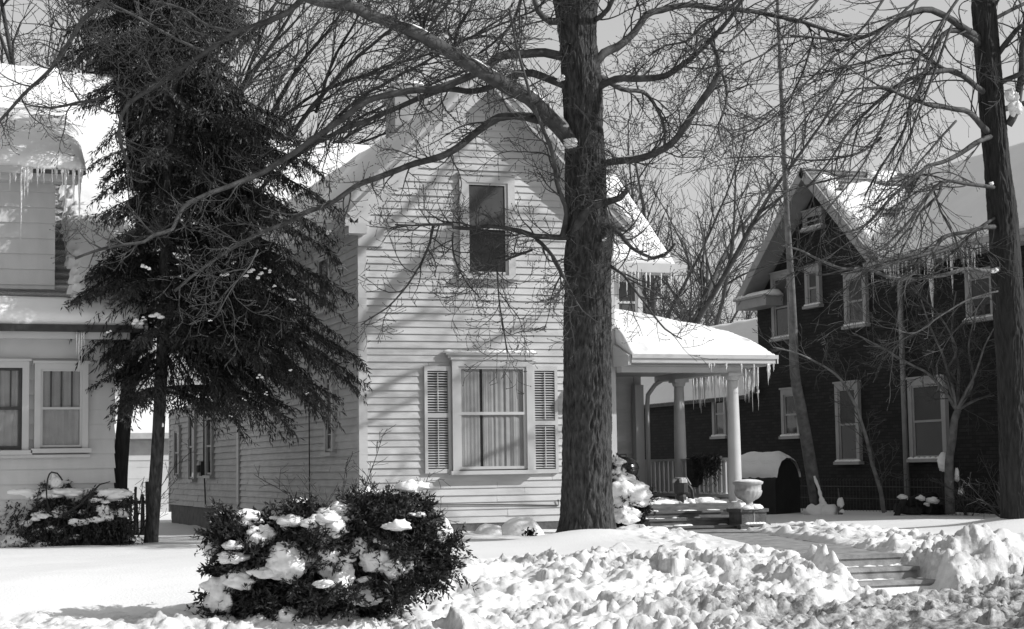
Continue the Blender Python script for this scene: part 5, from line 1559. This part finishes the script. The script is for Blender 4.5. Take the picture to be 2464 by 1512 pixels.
far_tree(gx_at(-60, 50), 50, 20, .5, 'bare tree at the top left edge behind the bungalow ridge', 102, forks=5)
far_tree(gx_at(250, 52), 52, 20, .5, 'bare tree half hidden by the evergreens behind the bungalow', 109, forks=5)
far_tree(gx_at(1590, 60), 60, 17, .7, 'forked dark bare tree between the white house and brick house', 103, r0=.24, forks=6)
far_tree(gx_at(1700, 66), 66, 16, .7, 'bushy bare tree left of the brick house gable', 104, r0=.2, forks=7)
far_tree(gx_at(1520, 70), 70, 18, .7, 'fine-twigged bare tree behind the right wing of the white house', 105, forks=6)
far_tree(gx_at(1790, 74), 74, 17, .7, 'twiggy bare tree touching the back eave of the brick house', 106, forks=6)
far_tree(gx_at(1640, 82), 82, 17, .7, 'pale distant bare tree above the porch snow', 110, forks=6)
far_tree(gx_at(2120, 100), 100, 17, .6, 'distant bare tree showing over the brick house ridge', 107, forks=6)
far_tree(gx_at(2320, 110), 110, 18, .6, 'distant bare tree left of the dark edge trunk, over the snowy roof', 108, forks=6)
far_tree(gx_at(2230, 115), 115, 18, .6, 'faint bare tree over the middle of the patchy roof', 112, forks=6)
far_tree(gx_at(1990, 105), 105, 17, .6, 'distant bare tree over the brick house gable peak', 113, forks=6)
# the arching tree behind the white house, its limbs sweeping up to the right
q = at(560, 900, 47)
sw = thing('sweeping_tree', (q.x, q.y, gz(q.x, q.y)), 'bare tree behind the white house with many long limbs sweeping up to the right', 'tree')
C5 = Cfg(len=[3.0, 1.3, .5], rad=[.024, .014, .010], gap=[.50, .38, .3], seg=[.3, .18, .12], ang=(12, 38), up=[.05, .05, .1], curl=.14, kink=.07, sides=[5, 4, 3], tip=.008, bud=0)
mb = MB(); mb.tube([Vector((q.x, q.y, -.2)), at(540, 800, 47), at(545, 600, 47)], [.45, .38, .32], 10); mb.build('trunk', 'bark_far', sw, True)
for (pxs, w0) in (([(545, 640), (600, 500), (690, 340), (800, 200), (880, 120), (980, 40), (1060, -20)], 16), ([(545, 650), (570, 480), (640, 300), (720, 160), (800, 60), (860, -30)], 16),
                  ([(550, 600), (620, 470), (740, 350), (860, 240), (1000, 160), (1130, 90), (1230, 30)], 12), ([(548, 600), (650, 450), (790, 330), (930, 250), (1080, 185), (1200, 150)], 10),
                  ([(545, 620), (540, 450), (570, 260), (620, 110), (680, -30)], 14), ([(550, 600), (680, 430), (850, 350), (1000, 300), (1120, 285)], 8),
                  ([(545, 600), (600, 400), (720, 250), (900, 170), (1060, 120), (1200, 60), (1300, 20)], 9), ([(760, 270), (800, 150), (850, 60), (870, 20)], 9), ([(600, 500), (760, 440), (900, 430)], 6)):
    limb(sw, pxs, w0, 4, 47, 45.5, C5, m='bark_far')
# ------------------------------------------------------------------ evergreens
eg = np.random.default_rng(17)
CRn = np.array(CR0); HFn = np.array(_h)
def spray_quads(P, D, L, W):
    """P,D: (n,3) start and direction, L,W: (n,) -> diamond leaves"""
    n = len(P)
    D = D / np.linalg.norm(D, axis=1)[:, None]
    R = eg.normal(0, 1, (n, 3)); S = np.cross(D, R); S /= np.linalg.norm(S, axis=1)[:, None] + 1e-9
    a = P; c = P + D * L[:, None]; mdd = P + D * (L * .45)[:, None]
    return np.stack([a, mdd + S * W[:, None], c, mdd - S * W[:, None]], 1)

def bough(stems, leaves, base, out, R, rise, droop, thick, leafL=.075, gap=.075, side=.5, hang=.9, dens=1.0):
    """one evergreen bough: stem, side twigs, hanging needle sprays"""
    n = 9; pts = []
    sidev = np.array([-out[1], out[0], 0.0])
    w = eg.normal(0, .06)
    for i in range(n + 1):
        t = i / n
        pts.append(base + out * (R * t) + sidev * (R * w * t * t * 3) + np.array([0, 0, R * (rise * t - droop * t * t)]))
    stems.tube([Vector(p) for p in pts], [max(.005, thick * (1 - .85 * i / n)) for i in range(n + 1)], 5, cap=False)
    pts = np.array(pts)
    m_ = int(R / gap * 2 * dens)
    for k in range(m_):
        t = .10 + .90 * (k + eg.random()) / m_
        i = min(int(t * n), n - 1); f = t * n - i
        p = pts[i] * (1 - f) + pts[i + 1] * f
        sgn = 1 if k % 2 else -1
        l = side * R ** .5 * (1.1 - .75 * t) * eg.uniform(.5, 1.15)
        d = out * eg.uniform(.35, .9) + sidev * sgn * eg.uniform(.5, 1.0) + np.array([0, 0, eg.uniform(-.35, .12)])
        d /= np.linalg.norm(d)
        q = max(3, int(l / .032))
        s = (np.arange(q) + eg.random(q)) / q
        C = p + d[None] * (s * l)[:, None]; C[:, 2] -= (s ** 2) * l * hang * .55
        for rep in range(2):
            dv = d[None] * eg.uniform(.1, .9, (q, 1)) + eg.normal(0, .45, (q, 3)); dv[:, 2] -= hang * eg.uniform(.4, 1.3, q)
            leaves.append(spray_quads(C + eg.normal(0, .012, (q, 3)), dv, leafL * eg.uniform(.6, 1.7, q), eg.uniform(.006, .013, q)))
def table(T, y):
    ys = [a for a, _ in T]; return float(np.interp(y, ys, [b for _, b in T]))

def evergreen(root, trunk_px, trunk_w, D, y_lo, y_hi, left, right, count, seed, back=1.5, front=1.6, tm='bark', extra=(), whorl=64):
    """boughs whose reach to the left and right follows the outline seen in the photo"""
    global eg
    eg = np.random.default_rng(seed)
    P_, R_ = catmull([at(x, y, D) for (x, y) in trunk_px], [w / 2 / FOC * D for w in trunk_w], .15)
    mb = MB(); mb.tube(P_, R_, 14); mb.build('trunk', tm, root, True)
    zs = [p.z for p in P_]
    stems, leaves = MB(), []
    for k in range(count):
        y = y_lo + (y_hi - y_lo) * ((k + eg.random()) / count)
        y = round(y / whorl) * whorl + eg.normal(0, whorl * .16)          # boughs sit in whorls with gaps between
        tx = float(np.interp(-y, [-b for _, b in trunk_px], [a for a, _ in trunk_px]))
        base = np.array(at(tx, y, D))
        th = eg.uniform(0, 2 * math.pi) if k % 2 else eg.choice([0, math.pi]) + eg.normal(0, .45)
        c, s = math.cos(th), math.sin(th)
        side = table(right if c > 0 else left, y) / FOC * D
        dep = back if s > 0 else front
        R = 1 / math.sqrt((c / max(side, .1)) ** 2 + (s / dep) ** 2) * eg.uniform(.66, 1.08)
        if R < .12: continue
        out = CRn * c + HFn * s
        rise = eg.uniform(-.10, .30); droop = eg.uniform(.25, .55)
        b = base.copy(); b[2] += R * (droop - rise) * .55
        bough(stems, leaves, b, out, R, rise, droop, .012 + .012 * R)
    for (x0, y0, x1, y1, dd) in extra:                 # long boughs followed from the photo: foot on the trunk, drooping tip
        a_, b_ = np.array(at(x0, y0, D)), np.array(at(x1, y1, D + dd))
        v = b_ - a_; R = float(np.hypot(v[0], v[1])); out = np.array([v[0], v[1], 0]) / R
        dr = eg.uniform(.25, .5); bough(stems, leaves, a_, out, R, v[2] / R + dr, dr, .012 + .012 * R, leafL=.10, gap=.085, side=.62, hang=1.1)
    stems.build('branches', 'bark_dark', root)
    quads_obj('foliage', np.concatenate(leaves), 'needle', root)
    return root

q = at(362, 1318, 27.0)
ev = thing('hemlock_tree', (q.x, q.y, gz(q.x, q.y)), 'drooping dark evergreen with a slanting bare lower trunk and flecks of snow', 'tree')
evergreen(ev, [(361, 1335), (364, 1290), (372, 1180), (380, 1060), (388, 900), (394, 760), (398, 600), (402, 450), (415, 300), (425, 150), (430, 0), (432, -250), (432, -520)], [42, 34, 32, 30, 30, 28, 26, 23, 20, 17, 14, 10, 4], 27.0, 985, -480,
          [(-500, 60), (-300, 150), (-150, 200), (0, 230), (150, 240), (300, 190), (450, 165), (560, 130), (600, 150), (680, 220), (760, 240), (830, 190), (900, 150), (960, 90), (1000, 40)],
          [(-500, 50), (-300, 120), (-150, 150), (0, 175), (120, 170), (230, 170), (280, 270), (340, 330), (420, 360), (500, 400), (600, 410), (700, 400), (800, 400), (880, 470), (930, 440), (985, 330), (1010, 200)], 215, 31, extra=[(398, y0, x1, y1, dd) for (y0, x1, y1, dd) in (
              (200, 700, 300, .3), (260, 735, 360, -.4), (300, 640, 330, .8), (330, 770, 430, .2), (380, 800, 500, -.5), (430, 790, 560, .4), (450, 700, 540, -.8), (500, 810, 620, 0), (540, 800, 690, -.6), (560, 720, 680, .7), (600, 790, 740, .3),
              (620, 690, 760, -.9), (660, 800, 800, -.2), (690, 865, 862, .1), (700, 840, 905, -.5), (720, 850, 930, -.3), (740, 810, 990, -.2), (740, 730, 900, .6), (760, 760, 1005, -.6), (770, 700, 1035, -.3), (780, 640, 1045, -.5), (780, 660, 960, .5),
              (800, 590, 1050, -.2), (800, 540, 1000, .6), (810, 620, 1010, -.9), (820, 520, 1035, -.6), (840, 460, 1020, -.3), (640, 640, 800, -1.1), (560, 600, 700, -1.2), (480, 600, 580, -1.1), (850, 440, 1000, -.8),
              (700, 170, 800, -.3), (740, 215, 850, -.2), (760, 235, 905, .1), (620, 185, 715, -.4), (560, 250, 660, .3), (780, 260, 880, -.6), (820, 300, 960, -.3), (840, 280, 930, .3))])
q = at(287, 1172, 31.5)
ev2 = thing('hemlock_tree', (q.x, q.y, gz(q.x, q.y)), 'dense dark evergreen just behind the bungalow corner, its top beyond the picture', 'tree')
evergreen(ev2, [(286, 1190), (290, 1120), (300, 1000), (318, 850), (330, 700), (345, 520), (360, 300), (368, 100), (372, -150), (374, -420)], [40, 36, 34, 32, 30, 26, 22, 18, 12, 5], 31.5, 940, -380,
          [(-400, 60), (-250, 140), (-150, 190), (0, 205), (120, 215), (220, 185), (330, 150), (420, 110), (500, 70), (700, 50), (800, 60), (900, 40)],
          [(-400, 60), (-250, 150), (-150, 210), (0, 240), (120, 235), (220, 210), (330, 190), (420, 130), (500, 90), (700, 60), (850, 40), (940, 40)], 240, 32, back=1.8, front=1.2, tm='bark_dark')
# flecks of snow lodged on the boughs
def snow_flecks(root, lst, D, k0=0):
    for k, (x, y, w, h) in enumerate(lst):
        w, h = w * .72, h * .9
        p = at(x, y, D); mb = MB(); rx, rz = w / 2 / FOC * D, h / 2 / FOC * D
        for j in range(3):
            mb.blob(p + CR0 * rx * (-.6 + .6 * j) + _h * eg.normal(0, .08) + Vector((0, 0, rz * .9 * eg.normal())), (rx * .55, rx * .6, rz * eg.uniform(.6, 1)), k * 3 + j + k0, k=12, amp=.4, freq=2.2)
        mb.build('snow_clump', 'snow', root, True)
snow_flecks(ev, [(330, 778, 34, 18), (345, 770, 20, 12), (378, 760, 46, 18), (265, 800, 16, 8), (540, 663, 30, 10), (600, 655, 36, 14), (625, 662, 24, 14), (645, 650, 20, 10), (352, 640, 22, 16), (560, 632, 18, 8), (704, 720, 22, 8),
                 (505, 770, 14, 6), (700, 890, 14, 8), (625, 905, 18, 10), (588, 960, 8, 6), (395, 1012, 8, 18), (640, 945, 14, 6), (790, 566, 16, 18), (556, 1002, 12, 5), (740, 948, 10, 6), (660, 690, 14, 6)], 25.7)

# ---- snow-laden juniper in the foreground, yews before the bungalow
def ragged_shrub(name, label, px0, px1, D0, depth, base_y, top, bot, ncl, seed, snows, m='juniper', leafL=.055, hang=.2, rcl=(.10, .24), pads=.5, per=26, swing=1.0):
    """shrub made of foliage tufts at the ends of boughs, with snow lying on and between the tufts.
    top / bot: outline heights (px x -> px y) of the crown as photographed; depth: half depth in metres"""
    global eg
    eg = np.random.default_rng(seed)
    q = at((px0 + px1) / 2, base_y, D0); zb = gz(q.x, q.y) - .05
    s = thing(name, (q.x, q.y, zb), label, 'shrub')
    stems, leaves = MB(), []
    roots = [at(px0 + (px1 - px0) * f, base_y, D0) for f in (.28, .42, .55, .70)]
    xs = [a_ for a_, _ in top]; ys = [b_ for _, b_ in top]; bx_ = [a_ for a_, _ in bot]; by_ = [b_ for _, b_ in bot]
    pad_mb = []
    sup = [(sx + sw * .55 * math.cos(t_), sy + sh * .6 * math.sin(t_)) for (sx, sy, sw, sh, _) in snows for t_ in (.0, .9, 1.6, 2.3, 3.1)]   # tufts that carry each lump
    for k in range(ncl + len(sup)):
        x = px0 + (px1 - px0) * (.02 + .96 * eg.random()); yt, yb = np.interp(x, xs, ys), np.interp(x, bx_, by_)
        f = eg.random() ** .8
        y = yt + (yb - yt) * (.04 + .94 * f)
        if k >= ncl: x, y = sup[k - ncl]; f = min(.95, max(.02, (y - yt) / (yb - yt)))
        elif f > .25 and noise.noise(Vector((x / 75, y / 60, seed))) < -.22: continue
        if k < ncl and any(((x - a_) / (w0 * .46)) ** 2 + ((y - b_) / (h0 * .46)) ** 2 < 1 for a_, b_, w0, h0, _ in snows): continue
        if k < ncl and eg.random() < .16: x += eg.normal(0, 26); y -= eg.uniform(0, 26)
        rim = 1 - .7 * abs(2 * (x - px0) / (px1 - px0) - 1) ** 2
        dd = eg.uniform(-1, .6) * depth * rim * (.55 + .45 * f) if k < ncl else depth * eg.uniform(-.4, .05)
        c = np.array(at(x, y, D0 + dd))
        r = eg.uniform(*rcl)
        rt_ = np.array(min(roots, key=lambda w_: (w_ - Vector(c)).length + eg.uniform(0, .6)))
        rt_[2] = zb
        n = 6; mid = rt_ * .45 + c * .55 + np.array([0, 0, .12 * eg.random()])
        pts = [rt_ * (1 - t) ** 2 + mid * 2 * t * (1 - t) + c * t * t for t in np.linspace(0, 1, n)]
        stems.tube([Vector(p_) for p_ in pts], [.014 * (1 - .75 * i / n) for i in range(n)], 5, cap=False)
        dirb = (c - pts[-3]); dirb /= np.linalg.norm(dirb) + 1e-6
        for j in range(per):
            d = dirb * eg.uniform(.1, 1.0) * swing + eg.normal(0, .6, 3) + np.array([0, 0, .15 - hang * .6]); d /= np.linalg.norm(d)
            l = r * eg.uniform(.6, 1.35); nq = max(6, int(l / .019)); sp_ = (np.arange(nq) + eg.random(nq)) / nq
            o0 = c - dirb * r * .5 + eg.normal(0, r * .28, 3)
            C = o0 + d[None] * (sp_ * l)[:, None]; C[:, 2] -= hang * sp_ ** 2 * l
            for rep in range(2):
                dv = d[None] * eg.uniform(.4, 1.2, (nq, 1)) + eg.normal(0, .55, (nq, 3)); dv[:, 2] -= hang * .8
                leaves.append(spray_quads(C, dv, leafL * eg.uniform(.5, 1.5, nq), eg.uniform(.006, .0125, nq)))
        if eg.random() < pads and f < .93:
            mb = MB(); w_ = r * eg.uniform(.45, .85)
            for j in range(4):
                o1 = Vector(c) + Vector((0, 0, r * eg.uniform(.30, .55))) - _h * r * eg.uniform(.1, .5) + CR0 * w_ * eg.uniform(-.8, .8)
                kk = w_ * eg.uniform(.4, .75); mb.blob(o1, (kk * 1.2, kk * 1.1, kk * eg.uniform(.45, .75)), k * 5 + j, k=18, amp=.45, freq=2.2, flat=.6)
            pad_mb.append(mb)
    stems.build('branches', 'bark_dark', s)
    quads_obj('foliage', np.concatenate(leaves), m, s)
    for mb in pad_mb: mb.build('snow_clump', 'snow', s, True)
    for k, (x, y, w, h, dd) in enumerate(snows):          # snow lodged in the gaps between the tufts
        D = D0 - depth * .42 + dd * .8; p = at(x, y, D); w_, h_ = w * .58 / FOC * D, h * .56 / FOC * D
        mb = MB(); mn = min(w_, h_)
        mb.blob(p, (w_ * .95, max(mn, .07) * 1.1, h_ * .95), seed + k * 7.3, amp=.50, k=34, flat=.9, freq=1.5)
        for j in range(2 + int(max(w, h) / 30)):
            aa, rr_ = eg.uniform(0, 6.28), eg.uniform(.3, .9)
            c_ = p + CR0 * (math.cos(aa) * rr_ * w_ * .75) + _h * eg.normal(0, .04) + Vector((0, 0, math.sin(aa) * rr_ * h_ * .75))
            k_ = mn * eg.uniform(.35, .75)
            mb.blob(c_, (k_ * eg.uniform(.9, 1.5), k_, k_ * eg.uniform(.6, 1.0)), seed + k * 7 + j, k=22, amp=.5, freq=1.7, flat=.8)
        mb.build('snow_clump', 'snow', s, True)
    return s
jn = ragged_shrub('juniper_shrub', 'large ragged juniper weighed down with lumps of snow in the foreground', 515, 1072, 17.1, .8, 1500,
    [(492, 1330), (520, 1250), (560, 1245), (600, 1228), (640, 1236), (670, 1260), (705, 1212), (740, 1236), (790, 1205), (840, 1215), (875, 1172), (915, 1180), (940, 1225), (985, 1205), (1030, 1222), (1060, 1270), (1098, 1330)],
    [(492, 1380), (520, 1480), (650, 1506), (760, 1496), (860, 1470), (960, 1440), (1040, 1400), (1098, 1340)], 230, 51,
    [(590, 1248, 66, 40, .2), (528, 1252, 34, 42, .3), (625, 1290, 66, 50, .1), (718, 1214, 42, 30, .6), (835, 1236, 84, 46, .2), (788, 1270, 84, 72, 0), (873, 1196, 50, 40, .7), (965, 1198, 44, 22, .6),
     (562, 1312, 46, 24, 0), (690, 1348, 76, 88, -.1), (655, 1378, 86, 30, -.1), (580, 1398, 66, 34, -.05), (800, 1350, 76, 88, .1), (818, 1402, 62, 74, 0), (905, 1345, 70, 56, .1), (955, 1372, 74, 50, .1), (532, 1435, 60, 90, .1), (690, 1482, 60, 46, -.1),
     (880, 1432, 76, 44, .1), (1064, 1292, 56, 66, .5), (930, 1300, 50, 24, .1), (860, 1312, 60, 46, .15), (985, 1335, 50, 40, .2)], pads=.14)
yw = ragged_shrub('yew_bush', 'spreading dark yew bush with drooping boughs and snow pillows under the bungalow windows', -30, 318, 26.6, .55, 1322,
    [(-30, 1190), (60, 1195), (110, 1170), (150, 1150), (180, 1180), (230, 1185), (290, 1185), (318, 1215)], [(-30, 1322), (120, 1326), (250, 1318), (318, 1290)], 200, 52,
    [(66, 1188, 90, 36, .15), (20, 1200, 56, 30, .2), (272, 1190, 72, 28, .15), (180, 1198, 50, 26, .35), (132, 1165, 26, 40, .2), (255, 1235, 34, 40, 0), (190, 1256, 48, 16, -.1), (232, 1250, 36, 14, -.1), (150, 1232, 54, 30, .1), (42, 1302, 66, 30, -.1), (96, 1272, 44, 20, -.05), (104, 1312, 56, 26, -.1)],
    hang=1.1, leafL=.06, rcl=(.14, .26), pads=.15, per=22)
yw2 = ragged_shrub('yew_bush', 'snow-capped yew bush cut by the left picture edge', -240, 30, 27.0, .45, 1320,
    [(-240, 1230), (-100, 1180), (0, 1185), (30, 1230)], [(-240, 1320), (30, 1322)], 80, 53, [(-10, 1188, 60, 30, .1), (8, 1250, 44, 24, 0)], hang=1.1, leafL=.06, rcl=(.14, .26), pads=.2, per=22)
mb = MB(); pts = [at(x, y, 26.0) for (x, y) in ((150, 1240), (190, 1215), (215, 1190), (240, 1165), (265, 1158))]; mb.tube(pts, [.018, .017, .015, .012, .008], 6); mb.build('bare_bough', 'bark_dark', yw, True)
mb = MB(); pts = [at(x, y, 26.2) for (x, y) in ((118, 1230), (112, 1190), (115, 1150), (124, 1135), (138, 1138), (150, 1155))]; mb.tube(catmull(pts, [.03, .028, .026, .024, .02, .012], .05)[0], .012, 6); mb.build('bare_bough', 'bark_dark', yw, True)
# ---- shrub right of the maple, before the porch
ps = ragged_shrub('porch_shrub', 'snow-smothered shrub between the maple trunk and porch steps', 1462, 1572, 28.3, .42, 1262,
    [(1462, 1110), (1490, 1125), (1520, 1150), (1550, 1185), (1572, 1205)], [(1462, 1262), (1530, 1262), (1572, 1225)], 46, 54,
    [(1516, 1182, 84, 52, 0), (1500, 1152, 50, 36, .1), (1487, 1132, 30, 28, .1), (1538, 1206, 46, 26, 0), (1505, 1238, 62, 40, -.1), (1493, 1208, 40, 34, 0), (1484, 1108, 22, 22, .1)], leafL=.05, rcl=(.08, .16), pads=.2, per=16)
# ---- two rounded bushes buried in snow at the wall
q = at(1222, 1302, 27.4)
zq = gz(q.x, q.y) - .08
bb = thing('buried_bush', (q.x, q.y, zq), 'low rounded bush wholly buried in two smooth humps of snow against the house wall', 'shrub')
mb = MB()
for (x, y, w, h) in ((1255, 1280, 118, 76), (1180, 1290, 96, 66), (1215, 1296, 70, 48), (1150, 1300, 60, 30)):
    p = at(x, y + h * .25, 27.4); D = 27.4
    mb.blob(p, (w / 2 / FOC * D, .34, h * .72 / FOC * D), x * .01, k=36, amp=.12, freq=1.2, flat=.8)
mb.build('snow_cover', 'snow', bb, True)
lv = []
for k in range(130):
    p = np.array(at(1272 + eg.normal(0, 8), 1285 + eg.normal(0, 6), 26.95)); d = np.array([eg.normal(0, .5), -.8, eg.normal(.3, .5)])
    lv.append(spray_quads(p[None], d[None], np.array([.07]), np.array([.016])))
quads_obj('foliage', np.concatenate(lv), 'juniper', bb)
